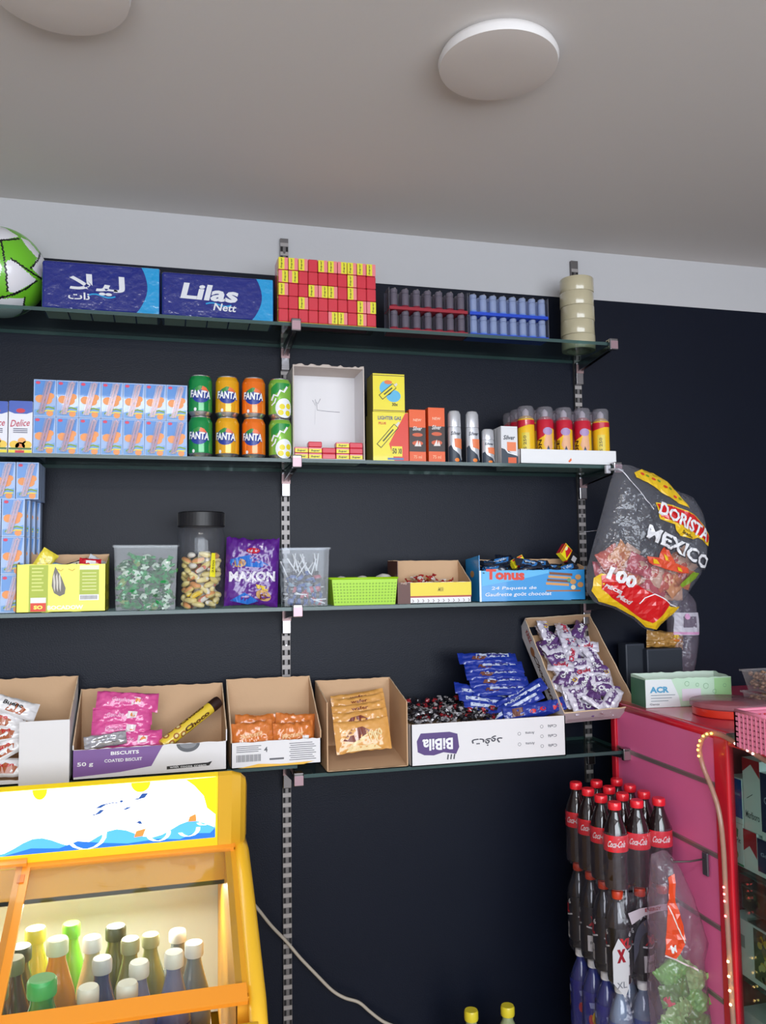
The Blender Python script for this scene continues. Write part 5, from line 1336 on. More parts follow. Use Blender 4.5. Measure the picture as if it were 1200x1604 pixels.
    p.decal(F, d_line([L(*q) for q in ((965, 735), (975, 752), (990, 775), (1008, 800))], .0028), col(214, 214, 222, .3), 2, cut)
    p.build('print', t)
    # the packs inside it
    O1 = [col(206, 84, 62, .25, coat=.6), col(196, 60, 74, .25, coat=.6), col(226, 150, 90, .3, coat=.6), col(222, 176, 150, .3, coat=.6), col(206, 110, 50, .3, coat=.6)]
    spots = [(956, 874), (950, 894), (970, 872), (985, 876), (958, 886), (980, 892), (1004, 886), (1000, 902), (1024, 896), (1022, 912), (1044, 906), (1040, 922), (1058, 912), (1048, 926), (1066, 902), (984, 910), (1010, 930), (950, 905), (1066, 888), (1030, 936), (1002, 944), (1014, 950), (988, 936), (1072, 880), (1056, 882)]
    pr = []
    for i in range(5):
        q, F2 = pillow(.084, .062, .020, O1[i], i*2, wr=.006); q.decal(F2, d_ell(.0, .0, .018, .012, 16), O1[(i+2) % 5], 1, .008); pr.append(q.build('snack_pack'))
    for i, (px, py) in enumerate(spots):
        o = pr[i] if i < 5 else pr[i % 5].copy()
        if i >= 5: COL.objects.link(o)
        o.location = at(px, py, y+(.012 if i % 2 else -.010)); o.rotation_euler = (rnd.uniform(-.25, .25), rnd.uniform(-1.3, 1.3), rnd.uniform(-.2, .2))
        tag(o, 'small orange and red snack pack inside the big hanging clear bag', 'pack', 'snack packs in the hanging bag')
snack_bag()

CT = 1.185      # counter top height
PX = 1.35       # plane of the pink side panel
def black_speakers():
    for (xl, yt, xr, y, d_, lb) in ((981, 1009, 1011, -.10, .05, 'small dark grey box standing left behind the green and white carton'), (1014, 1017, 1070, -.125, .06, 'larger dark grey box behind the green and white carton, with a golden pack on it')):
        x0, x1 = at(xl, 1040, y).x, at(xr, 1040, y).x; h_ = at(xl, yt, y).z-CT; w_ = x1-x0
        t = thing('desk_speaker', lb, 'speaker', ((x0+x1)/2, y+d_/2, CT+.0005))
        G = col(44, 50, 62, .5); b = MB(); b.rbox(w_, d_, h_, .004, G); b.build('cabinet', t)
        b = MB(); F = FRONT(0, d_); b.decal(F, d_rect(-w_/2+.005, .006, w_/2-.005, h_-.006), col(36, 42, 52, .8), 1); b.build('grille', t)
black_speakers()
def golden_pack():
    p, F = pillow(.145, .056, .05, col(176, 130, 66, .3, coat=.6), 8, wr=.010, nu=30, nv=16); p.decal(F, d_text('wafer', .035, .002, .04, .012, bold=.03), col(214, 120, 40), 1, .008); p.decal(F, d_ell(.03, .012, .014, .006), col(232, 200, 60), 1, .008)
    o = p.build('snack_pack'); q = at(1043, 1001, -.10); o.location = (q.x, -.095, at(1043, 1017, -.125).z+.0285); o.rotation_euler = (0, .08, .1)
    tag(o, 'golden brown snack pack lying on the larger dark grey box', 'pack')
golden_pack()
def rear_bag():
    y = -.09; o_ = at(1068, 990, y); L = lambda px, py: ((at(px, py, y)-o_).x, (at(px, py, y)-o_).z)
    P = [(1048, 925), (1070, 920), (1088, 940), (1094, 975), (1093, 1010), (1088, 1050), (1084, 1062), (1068, 1068), (1052, 1064), (1050, 1040), (1046, 990), (1044, 950)]
    t = thing('bread_bag', 'clear bag with pale pink and white print behind the hanging snack bag', 'bag', (o_.x, y, o_.z+.002))
    b, F = blob([L(*q) for q in P], .030, film('pink_grey_film', (236, 232, 238), haze=(160, 150, 166), hz=.2, gloss=.3, bump=.8), seed=5, wr=.007); b.build('film', t)
    p = MB(); S = lambda pts: d_poly([L(*q) for q in pts]); c = (.01, .01); W = col(190, 186, 198, .4); PK = col(206, 150, 190, .4)
    p.decal(F, S([(1050, 960), (1090, 960), (1090, 995), (1050, 995)]), W, 1, c); p.decal(F, S([(1062, 966), (1084, 966), (1084, 983), (1062, 983)]), col(110, 100, 116, .5), 2, c); q = L(1068, 966); p.decal(F, d_ell(q[0], q[1], .010, .010, 14), PK, 3, c)
    p.decal(F, S([(1050, 990), (1090, 990), (1090, 994), (1050, 994)]), PK, 2, c); p.build('print', t)
rear_bag()

# ================================================================== COUNTER WITH THE PINK SLATTED SIDE
RP = col(206, 22, 44, .35, coat=.3); PINK = col(236, 112, 166, .45, bump=.1, bscale=60, mottle=.05); GRV = col(150, 132, 134, .35, .5)
def counter():
    t = thing('display_counter', 'red framed shop counter with pink slatted side panel and glass display front', 'counter', (PX, 0, 0))
    ya, yb_ = -.17, -.655
    b = MB(); b.box(0, ya, .02, .016, yb_, CT-.012, [PINK]*6); b.build('side_panel', t)
    z = 1.045; 
    while z > .1:
        b = MB(); b.box(-.0025, yb_, z-.006, .0005, ya, z+.006, GRV); b.box(-.004, yb_, z+.004, -.0005, ya, z+.007, col(178, 160, 160, .3, .6)); b.build('slat_channel', t); z -= .177
    b = MB(); b.rbox(.026, .026, CT-.032, .004, RP, Matrix.Translation((.004, ya+.002, .02))); b.build('rear_post', t)
    b = MB(); b.rbox(.022, .054, CT-.03, .005, RP, Matrix.Translation((.006, yb_-.028, .02))); b.build('front_post', t)
    b = MB(); b.tube([(.006, ya, CT-.012), (.006, yb_-.05, CT-.012)], .013, RP, 10); b.build('top_rail', t)
    b = MB(); b.box(-.004, yb_-.055, CT-.014, .75, -.012, CT, [col(198, 60, 92, .3, coat=.5)]*6); b.build('top', t)
    b = MB(); b.box(-.004, -1.35, CT-.008, .75, yb_-.056, CT, [GLASS, GLASS, GLEDGE, GLEDGE, GLEDGE, GLEDGE]); b.build('glass_top', t)
    b = MB(); b.box(.28, -1.35, .02, .30, yb_, CT-.015, col(120, 26, 36, .5)); b.box(.0, yb_-.004, .02, .75, yb_+.002, CT-.015, col(120, 26, 36, .5)); b.build('back_panel', t)
    # display: glass pane and inner shelves
    b = MB(); b.box(.004, -1.35, .02, .009, yb_-.055, CT-.03, GLASS); b.build('glass_pane', t)
    for z in (.855, .60, .33): 
        b = MB(); b.box(.014, -1.35, z-.008, .279, yb_-.06, z, [GLEDGE]+[GLASS]*5); b.build('inner_shelf', t)
    b = MB(); b.box(-.0015, -1.35, CT-.03, .02, yb_-.055, CT-.0145, RP); b.build('front_rail', t)
    return t
counter()
def hook():
    p = atx(1107, 1340, PX-.004); b = MB(); b.rbox(.006, .022, .058, .002, col(110, 112, 122, .35, .7), Matrix.Translation((p.x-.004, p.y, p.z-.05)))
    b.tube([(p.x-.005, p.y, p.z-.008), (p.x-.05, p.y-.0, p.z-.010), (p.x-.10, p.y-.0, p.z-.006), (p.x-.104, p.y, p.z+.004)], .0025, STEEL, 6); tag(b.build('wall_hook'), 'grey metal hook on the pink slatted panel near the red post', 'hook')
hook()

# cigarette and chocolate boxes behind the glass: printed faces towards the pane
def pane_box(name, label, cat, pts, z0, d_, base, fn, x=PX+.03, group=None):
    """pts: left and right pixel of the face; the box sits on z0"""
    a = atx(pts[0], pts[2], x); c = atx(pts[1], pts[2], x); w_ = abs(a.y-c.y)-.001; h_ = atx((pts[0]+pts[1])/2, pts[2], x).z-z0
    b = MB(); b.box(-w_/2, -d_/2, 0, w_/2, d_/2, h_, base); fn(b, FRONT(w_, d_), w_, h_)
    o = b.build(name, None, (x+d_/2, (a.y+c.y)/2, z0+.0005), -PI/2)
    return tag(o, label, cat, group)
GW = col(238, 242, 240, .4)
def chevron(b, F, w_, h_, up=True):
    b.decal(F, d_poly([(-w_/2, h_*.80), (0, h_*.93), (w_/2, h_*.76), (w_/2, h_), (-w_/2, h_)]), col(190, 24, 40), 1)
    b.decal(F, d_text('Marlboro', 0, h_*.22, w_*.8, h_*.10, bold=.01), col(70, 76, 76), 1); b.decal(F, d_line([(-w_*.3, h_*.44), (w_*.05, h_*.52)], .0015), BLACK, 1)
def redbox(b, F, w_, h_):
    b.decal(F, d_poly([(-w_/2, h_*.45), (-w_*.05, h_*.62), (w_/2, h_*.36), (w_/2, h_), (-w_/2, h_)]), col(190, 24, 40), 1)
def bluebox(b, F, w_, h_): b.decal(F, d_rect(-w_/2, h_*.12, w_/2, h_*.97), col(30, 76, 158, .35), 1); b.decal(F, d_text('Gauloises', 0, h_*.65, w_*.8, h_*.08, bold=.01, shear=.2), col(150, 190, 220), 2)
def navy(b, F, w_, h_): b.decal(F, d_rect(-w_/2, h_*.12, w_/2, h_), col(24, 34, 80, .35), 1); b.decal(F, d_text('Gold', 0, h_*.6, w_*.6, h_*.1, bold=.01), col(190, 196, 220), 2)
def grn(b, F, w_, h_): b.decal(F, d_poly([(-w_*.2, h_*.7), (w_*.15, h_*.66), (w_*.2, h_*.85), (-w_*.15, h_*.95)]), col(70, 150, 110), 1); b.decal(F, d_text('Merit', 0, h_*.6, w_*.7, h_*.12, bold=.01), col(90, 110, 110), 2); b.decal(F, d_rect(-w_/2, .001, w_/2, .006), col(60, 140, 90), 1); b.decal(F, d_ell(.0, h_*.25, w_*.15, h_*.1), col(170, 150, 90), 2)
zs = .856
def pb(l, r, yt, zb): return (l, r, yt)
za = atx(1150, 1283, PX+.03).z
pane_box('cigarette_box', 'white and green cigarette box nearest the red post, lower row behind the glass', 'cigarettes', (1141, 1163, 1288), zs, .09, GW, grn)
pane_box('cigarette_box', 'red topped white cigarette box in the lower row behind the glass', 'cigarettes', (1164, 1185, 1302), zs, .09, GW, redbox)
pane_box('cigarette_box', 'navy blue cigarette box at the right edge, lower row behind the glass', 'cigarettes', (1186, 1212, 1318), zs, .09, GW, navy)
def top_of(px): return None
hrow = atx(1152, 1288, PX+.03).z
for (nm_, lab_, l, r, yt, fn) in (('a', 'blue cigarette box nearest the red post, upper row behind the glass', 1141, 1161, 1217, bluebox), ('b', 'tall white cigarette box with red chevron top, upper row behind the glass', 1162, 1189, 1190, chevron), ('c', 'navy blue cigarette box at the right edge, upper row behind the glass', 1190, 1216, 1214, navy)):
    zz = {'a': hrow, 'b': atx(1174, 1302, PX+.03).z, 'c': atx(1198, 1318, PX+.03).z}[nm_]
    pane_box('cigarette_box', lab_, 'cigarettes', (l, r, yt), zz+.0015, .09, GW, fn)
def photo(b, F, w_, h_):
    R_ = random.Random(4); cs = [col(60, 50, 36), col(120, 96, 60), col(84, 90, 66), col(150, 130, 104), col(50, 36, 34)]
    b.decal(F, d_rect(-w_/2+.003, .003, w_/2-.003, h_-.006), cs[0], 1)
    for i in range(22): b.decal(F, d_ell(R_.uniform(-w_*.4, w_*.4), R_.uniform(.014, h_-.018), R_.uniform(.005, .014), R_.uniform(.004, .010), 9), R_.choice(cs), 2+i % 3)
def photo2(b, F, w_, h_):
    b.decal(F, d_rect(-w_*.02, .012, w_/2-.001, h_-.004), col(60, 66, 36), 1); R_ = random.Random(8); cs = [col(196, 160, 40), col(120, 90, 40), col(80, 96, 40), col(206, 190, 120)]
    for i in range(20): b.decal(F, d_ell(R_.uniform(.01, w_*.42), R_.uniform(.02, h_-.02), R_.uniform(.005, .012), R_.uniform(.006, .012), 9), R_.choice(cs), 2+i % 3)
    b.decal(F, d_rect(-w_*.28, h_*.5, -w_*.2, h_*.72), col(150, 156, 156), 1)
pane_box('chocolate_box', 'dark patterned box on the middle shelf behind the glass', 'box', (1162, 1230, 1402), .745, .12, col(90, 84, 80, .4), photo, PX+.05)
tt = pane_box('chocolate_box', 'white and gold picture box standing lower behind the glass', 'box', (1144, 1222, 1452), .601, .06, col(214, 218, 220, .4), photo2, PX+.018)
b = MB(); b.box(PX+.02, -1.3, .737, PX+.27, -.73, .744, [GLEDGE]+[GLASS]*5); b.build('inner_shelf', bpy.data.objects['display_counter'], (-PX, 0, 0))
pane_box('chocolate_box', 'white cornered box at the bottom right edge behind the glass', 'box', (1162, 1230, 1604), .331, .1, col(206, 206, 206, .4), lambda b, F, w_, h_: b.decal(F, d_rect(-w_*.3, .01, w_/2, h_*.8), col(120, 30, 40), 1), PX+.03)

# light rope
def rope():
    X = PX-.012; pts = [(1236, 1212), (1200, 1192), (1178, 1178), (1150, 1162), (1128, 1151), (1112, 1149), (1101, 1156), (1096, 1170), (1097, 1184), (1103, 1205), (1114, 1232), (1124, 1262), (1130, 1295), (1134, 1340), (1137, 1400), (1141, 1470), (1145, 1540), (1149, 1604), (1153, 1660)]
    W = [atx(px, py, X-.012-.02*math.exp(-((i-6)/2.5)**2)) for i, (px, py) in enumerate(pts)]
    # smooth
    q = []
    for i in range(len(W)-1):
        p0, p1, p2, p3 = W[max(i-1, 0)], W[i], W[i+1], W[min(i+2, len(W)-1)]
        for s in range(6):
            u = s/6; q.append(.5*((2*p1)+(-p0+p2)*u+(2*p0-5*p1+4*p2-p3)*u*u+(-p0+3*p1-3*p2+p3)*u**3))
    t = thing('rope_light', 'clear rope light looping over the counter corner and down the red post', 'light')
    b = MB(); b.tube(q, .0062, film('rope_tube', (240, 226, 214), haze=(206, 170, 150), hz=.45, gloss=.3), 10); tb = b.build('tube', t)
    def leds(y0, y1, c, e, n, x0=0, x1=2000, name='led'):
        c_ = [p for p in q]; idx = []
        for p in q:
            v = p-CAM; px = 600+F_PX*v.dot(CR)/v.dot(CF); py = 802-F_PX*v.dot(CU)/v.dot(CF)
            if y0 <= py <= y1 and x0 <= px <= x1: idx.append(p)
        m = col(*c, .4, emit=e)
        for i in range(n):
            if not idx: break
            p = idx[int((len(idx)-1)*i/max(1, n-1))]
            b = MB(); b.rbox(.0046, .0046, .0046, .001, m, Matrix.Translation(p-Vector((.0055, .0015, .002)))); b.build('led', tb)
    leds(1148, 1185, (255, 190, 60), 7, 7, 1090, 1118); leds(1160, 1190, (255, 190, 190), 6, 4, 1150, 1185); leds(1380, 1440, (255, 90, 90), 6, 4); leds(1505, 1575, (255, 214, 130), 14, 4)
rope()

# ---- things on the counter
def acr_box():
    yf = -.335; x0 = at(1018, 1110, yf).x; x1 = at(1144, 1085, yf).x; w_ = x1-x0; d_ = .095; h_ = at(1080, 1062, yf).z-CT
    t = thing('glove_carton', 'low green and white torn-open carton with bubble pattern on the counter corner', 'box', ((x0+x1)/2, yf+d_/2, CT+.0005), -.10)
    LG = col(190, 222, 196, .45); GI = col(206, 224, 210, .5)
    b = open_box(w_, d_, h_, h_+.006, LG, GI, t=.002, jag=.0018, seed=3); F = FRONT(w_, d_)
    b.decal(F, d_poly([(-w_/2+.0005, .0005), (-w_*.1, .0005), (-w_*.12, h_*.4), (-w_*.2, h_-.002), (-w_/2+.0005, h_-.002)]), col(222, 230, 232, .45), 1)
    b.decal(F, d_rect(w_*.3, .001, w_/2-.001, h_-.003), col(160, 210, 150, .45), 1)
    b.decal(F, d_text('ACR', -w_*.34, h_*.62, w_*.22, h_*.22, bold=.05), col(80, 160, 200), 2)
    for i in range(3): b.decal(F, d_rect(-w_*.44, h_*(.42-.1*i), -w_*(.16+.04*i), h_*(.44-.1*i)), col(110, 130, 140), 2)
    b.decal(F, d_text('Gants', -w_*.4, h_*.12, .03, .006, bold=.01), col(60, 60, 70), 2); b.decal(F, d_rect(-w_*.08, h_*.2, w_*.14, h_*.62), col(216, 208, 220, .5), 2)
    for x, z, r_ in ((.2, .7, .008), (.3, .5, .006), (.4, .25, .007), (-.02, .8, .007), (.42, .7, .005), (.1, .75, .005)):
        b.decal(F, d_line([(w_*x+r_*math.cos(a*.6), h_*z+r_*math.sin(a*.6)) for a in range(11)], .0012), col(120, 170, 130), 3)
    b.decal(LEFT(w_, d_), d_rect(-d_/2+.001, .001, d_/2-.001, h_-.003), col(50, 110, 76, .45), 1)
    b.decal(BACKF(w_, -d_+.0052), d_rect(-w_*.4, .004, w_*.4, h_*.9), GI, 0)
    b.build('carton', t)
acr_box()
def red_lid():
    c = atz(1142, 1112, CT+.012); cx, cy = c.x+.0, c.y
    t = thing('round_tin', 'wide flat clear-topped round tin with an orange red band at the counter edge', 'tin', (cx, cy, CT+.0005))
    r_ = .098; b = MB(); RB = col(226, 50, 24, .35, coat=.4)
    b.lathe([(r_*.97, 0), (r_, .002), (r_, .022)], RB, 48, cap=False); b.add([(r_*.97*math.cos(2*PI*i/40), r_*.97*math.sin(2*PI*i/40), .001) for i in range(40)], [list(range(40))], RB); b.build('base', t)
    b = MB(); b.lathe([(r_+.001, .022), (r_+.006, .026), (r_+.006, .038), (r_+.002, .040), (.001, .040)], film('lid_plastic', (214, 176, 186), haze=(196, 150, 166), hz=.4, gloss=.2), 48, cap=False); b.build('lid', t)
red_lid()
def nut_tubs():
    for i, (py, lb, zz) in enumerate(((0, 'clear plastic tub of brown nuts standing on the counter, lower of the two', CT+.0005), (1, 'clear plastic tub of brown nuts stacked on top of the other tub', CT+.0005+.060))):
        cx, cy = 1.665, -.50
        t = thing('nut_tub', lb, 'tub', (cx, cy, zz))
        b = clear_tub(.135, .10, .058, .80, film('tub_milky', (242, 238, 238), haze=(190, 186, 190), hz=.22, gloss=.2)); b.build('tub', t)
        # nuts: a mass nobody could count
        b = MB(); R_ = random.Random(i); bm = bmesh.new(); bmesh.ops.create_icosphere(bm, subdivisions=1, radius=1); ico = [v.co.copy() for v in bm.verts]; fa = [[v.index for v in f.verts] for f in bm.faces]; bm.free()
        NC = [col(176, 140, 112, .6), col(196, 162, 134, .6), col(150, 116, 90, .6)]
        for k in range(330):
            z = R_.uniform(.006, .050); s = .80+.2*z/.058; x = R_.uniform(-1, 1)*(.0675*s-.006); y = R_.uniform(-1, 1)*(.05*s-.006)
            b.add([(x+p.x*.0065, y+p.y*.005, z+p.z*.0045) for p in ico], fa, NC[k % 3], True)
        o = b.build('nuts', None, (cx, cy, zz+.0008)); tag(o, 'brown nuts filling the %s clear plastic tub' % ['lower', 'upper'][i], 'nuts', kind='stuff')
nut_tubs()
def pink_basket():
    p = atz(1180, 1190, CT); w_, d_, h_ = .20, .14, .082
    x0 = PX+.02+.0; cy = -.86
    c = atz(1178, 1178, CT); cx = c.x+w_/2+.004; cy = c.y-d_*.1
    P = col(232, 134, 164, .35); b = MB(); t = thing('plastic_basket', 'pink woven plastic basket cut by the right edge, standing on the counter', 'basket', (cx, cy, CT+.0005))
    n = 12
    for (ux, uy, L, ox, oy) in ((1, 0, w_, 0, -d_/2), (1, 0, w_, 0, d_/2), (0, 1, d_, -w_/2, 0), (0, 1, d_, w_/2, 0)):
        m = int(L/.014)
        for i in range(m+1):
            s = -L/2+L*i/m; x, y = ox+ux*s, oy+uy*s; b.box(x-.0035, y-.0015, 0, x+.0035, y+.0015, h_, P)
        for k in range(7):
            z = .006+k*(h_-.012)/6; b.box(ox-ux*L/2-.0022, oy-uy*L/2-.0022, z-.004, ox+ux*L/2+.0022, oy+uy*L/2+.0022, z+.004, P)
    b.box(-w_/2, -d_/2, 0, w_/2, d_/2, .003, P)
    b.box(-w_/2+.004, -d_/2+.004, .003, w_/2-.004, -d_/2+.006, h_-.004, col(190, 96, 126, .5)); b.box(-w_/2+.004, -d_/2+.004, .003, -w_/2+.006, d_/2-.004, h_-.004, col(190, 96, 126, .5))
    b.build('basket', t)
    b = MB(); q = [(-w_/2, -d_/2, h_), (w_/2, -d_/2, h_), (w_/2, d_/2, h_), (-w_/2, d_/2, h_), (-w_/2, -d_/2, h_)]
    for i in range(4): b.tube([q[i], q[i+1]], .0045, P, 8)
    b.build('rim', t)
pink_basket()

# ================================================================== BOTTLES
def bottle(name, h_, r_, liquid, labelm, capm, l0, l1, deco=None, label='x', cat='bottle', neck=.36):
    t = thing(name, label, cat); s = h_
    b = MB(); pr = [(r_*.72, 0), (r_*.95, s*.02), (r_, s*.06), (r_*.98, s*.22), (r_*.93, s*.30), (r_, s*.38), (r_, s*.60), (r_*.88, s*.70), (r_*.62, s*.80), (r_*neck, s*.88), (r_*neck, s*.92)]
    b.lathe(pr, liquid, 22); b.build('body', t)
    b = MB(); b.lathe([(r_*1.005, s*l0), (r_*1.012, s*l0+.001), (r_*1.012, s*l1-.001), (r_*1.005, s*l1)], labelm, 26, cap=False)
    if deco:
        for a in (-PI/2, PI*.17, PI*.83): deco(b, CYL(r_*1.012, a), r_, s)
    b.build('label', t)
    b = MB(); b.lathe([(r_*neck*1.25, s*.915), (r_*neck*1.3, s*.925), (r_*neck*1.3, s*.985), (r_*neck*1.15, s)], capm, 18); b.build('cap', t)
    return t
def cola_deco(b, Fc, r_, s):
    W = col(240, 236, 236, .3); b.decal(Fc, d_text('Coca-Cola', .001, s*.545, r_*1.5, s*.075, rot=.03, shear=.35, bold=.02), W, 1, .006)
COLA = col(34, 22, 24, .08, coat=.9); CRED = col(232, 30, 46, .3, coat=.4)
def packs():
    H = .225; r_ = .0325; zt = .972; z0 = zt-H
    xs = [1.165, 1.232, 1.299]; ys = [-.475, -.402, -.329, -.256]
    p = bottle('cola_bottle', H, r_, COLA, CRED, CRED, .45, .64, cola_deco, neck=.42); first = True
    rn = ['front row', 'second row', 'third row', 'back row']; cn = ['left', 'middle', 'right']
    for j, y in enumerate(ys):
        for i, x in enumerate(xs):
            lb = 'cola bottle with red cap and red label, %s, %s of the shrink-wrapped pack' % (rn[j], cn[i])
            if first: p.location = (x, y, z0); p['label'] = lb; p['group'] = 'shrink-wrapped cola bottles'; p.rotation_euler.z = -.45; first = False
            else: dup(p, (x, y, z0), rnd.uniform(-.7, -.2) if j else -.5+rnd.uniform(-.1, .1), lb)
    wrapf = film('shrink_wrap', (246, 245, 248), haze=(180, 170, 186), hz=.06, gloss=.35, bump=1.0, bscale=24)
    def wrap(z0_, z1_, label, seed, x0=1.127, x1=1.336, y0=-.512, y1=-.22, top=True):
        b = MB(); N = 44; pts = []
        cx, cy = (x0+x1)/2, (y0+y1)/2; hx, hy = (x1-x0)/2, (y1-y0)/2
        def P(a, v):
            c_, s_ = math.cos(a), math.sin(a); k = (abs(c_)**6+abs(s_)**6)**(-1/6)
            sh = 1-.16*max(0, v-.7)/.3 if top else 1
            w_ = .0025*noise.noise(Vector((a*5, v*7, seed)))
            return Vector((cx+c_*k*(hx*sh+w_), cy+s_*k*(hy*sh+w_), z0_+(z1_-z0_)*v))
        b.grid(lambda u, v: P(u*2*PI, v), N, 12, wrapf)
        return tag(b.build('shrink_wrap'), label, 'plastic wrap')
    wrap(z0+.004, z0+.15, 'clear shrink film around the lower half of the cola bottle pack', 1, top=False)
    # black energy drink bottles below
    H2 = .235; z1 = z0-.006-H2
    def kd(b, Fc, r__, s):
        b.decal(Fc, d_rect(-.024, s*.12, .012, s*.30), col(220, 218, 220, .35), 1, .006); b.decal(Fc, d_text('XL', .0, s*.47, r__*1.1, s*.11, bold=.06, shear=.2), col(200, 34, 44), 2, .006)
        b.decal(Fc, d_text('ENERGY', -.002, s*.22, r__*.9, s*.03, bold=.02), col(40, 40, 44), 2, .006); b.decal(Fc, d_line([(-.026, s*.40), (.0, s*.38), (.026, s*.42)], .004), col(224, 222, 226), 2, .006); b.decal(Fc, d_text('6', .016, s*.56, .010, .014, bold=.02), WHITE, 2, .006)
    q = bottle('energy_drink_bottle', H2, r_, col(20, 20, 24, .12, coat=.8), col(24, 24, 28, .3, coat=.4), col(196, 60, 30, .4), .10, .62, kd); first = True
    for j, y in enumerate(ys):
        for i, x in enumerate(xs):
            lb = 'black energy drink bottle with red and white label, %s, %s under the cola pack' % (rn[j], cn[i])
            if first: q.location = (x, y, z1); q['label'] = lb; q['group'] = 'black energy drink bottles'; first = False
            else: dup(q, (x, y, z1), rnd.uniform(-.6, .6), lb)
    # printed band of shrink film around the black bottles
    b = MB(); F = lambda u, v, k: Vector((1.225+u, -.5185-.0005*k-.002*math.cos(u*45), z1+v))
    W = col(196, 186, 196, .35, coat=.4); RD = col(150, 30, 44, .35)
    b.decal(F, d_poly([(-.055, .190), (-.02, .200), (.04, .203), (.098, .200), (.098, .184), (.03, .186), (-.01, .180), (-.045, .160)]), W, 1, .01); b.decal(F, d_text('ENERGY', .018, .194, .05, .009, bold=.05), RD, 2, .01); b.decal(F, d_text('XL', .07, .193, .02, .009, bold=.05), RD, 2, .01)
    b.decal(F, d_poly([(-.042, .06)]+[(.0+.042*math.cos(a), .10+.07*math.sin(a)) for a in [PI-.2-i*.26 for i in range(12)]]+[(.0+.028*math.cos(a), .09+.048*math.sin(a)) for a in [-.0+i*.28 for i in range(12)]]), col(70, 70, 84, .3, coat=.5), 1, .01)
    b.decal(F, d_poly([(-.104, .02), (-.07, -.02), (-.06, .0), (-.055, .09), (-.085, .13), (-.104, .1)]), col(206, 204, 208, .35, coat=.4), 1, .01)
    b.decal(F, d_text('X', -.078, .085, .026, .034, bold=.09), RD, 2, .01); b.decal(F, d_text('XL', -.079, .012, .03, .016, bold=.01), col(120, 120, 130), 2, .01)
    tag(b.build('printed_shrink_film'), 'printed film with red X on white around the black bottles', 'plastic wrap')
    wrap(z1+.004, z1+H2*.98, 'clear shrink film around the black energy drink bottles', 2)
    # blue label bottles below
    H3 = .235; z2 = z1-.006-H3
    def bd(b, Fc, r__, s): b.decal(Fc, d_ell(0, s*.38, .012, .020, 16), col(224, 190, 50), 1, .006); b.decal(Fc, d_ell(-.014, s*.36, .008, .014, 14), col(190, 50, 60), 1, .006); b.decal(Fc, d_poly([(-.02, s*.55), (.018, s*.57), (.02, s*.50), (-.016, s*.49)]), col(150, 160, 214), 1, .006)
    def gd(b, Fc, r__, s): b.decal(Fc, d_poly([(-.02, s*.10), (.02, s*.10), (.022, s*.5), (0, s*.6), (-.022, s*.5)]), col(150, 160, 186, .3), 1, .006); b.decal(Fc, d_text('Aqua', 0, s*.36, .03, .014, bold=.02), col(60, 76, 140), 2, .006)
    B1 = bottle('blue_drink_bottle', H3, r_, col(50, 60, 130, .15, coat=.7), col(38, 44, 140, .3, coat=.5), WHITE, .10, .66, bd)
    B2 = bottle('blue_drink_bottle', H3, r_, col(120, 134, 160, .12, coat=.8), col(70, 86, 150, .3, coat=.5), WHITE, .08, .62, gd)
    u = [False, False]
    for lay in range(2):
        for j, y in enumerate(ys):
            for i, x in enumerate(xs):
                k = 0 if (i == 0 and j > 0) else 1
                P = (B1, B2)[k]; z = z2-lay*(H3+.006)
                lb = '%s bottle, %s, %s, %s' % (['dark blue drink', 'pale blue drink'][k], rn[j], cn[i], ['below the black bottles', 'lowest layer of the bottle pile'][lay])
                if not u[k]: P.location = (x, y, z); o = P; u[k] = True
                else: o = dup(P, (x, y, z), rnd.uniform(-.6, .6) if j else 0)
                o['label'] = lb; o['group'] = 'blue drink bottles'
    wrap(z2+.004, z2+H3*.9, 'clear shrink film around the blue drink bottles', 3)
    zb = z2-(H3+.006)
    b = MB(); b.box(1.12, -.52, .0, 1.34, -.21, zb-.001, col(90, 70, 50, .7)); tag(b.build('wooden_plinth'), 'low wooden block on the floor under the drink bottle packs', 'block')
packs()
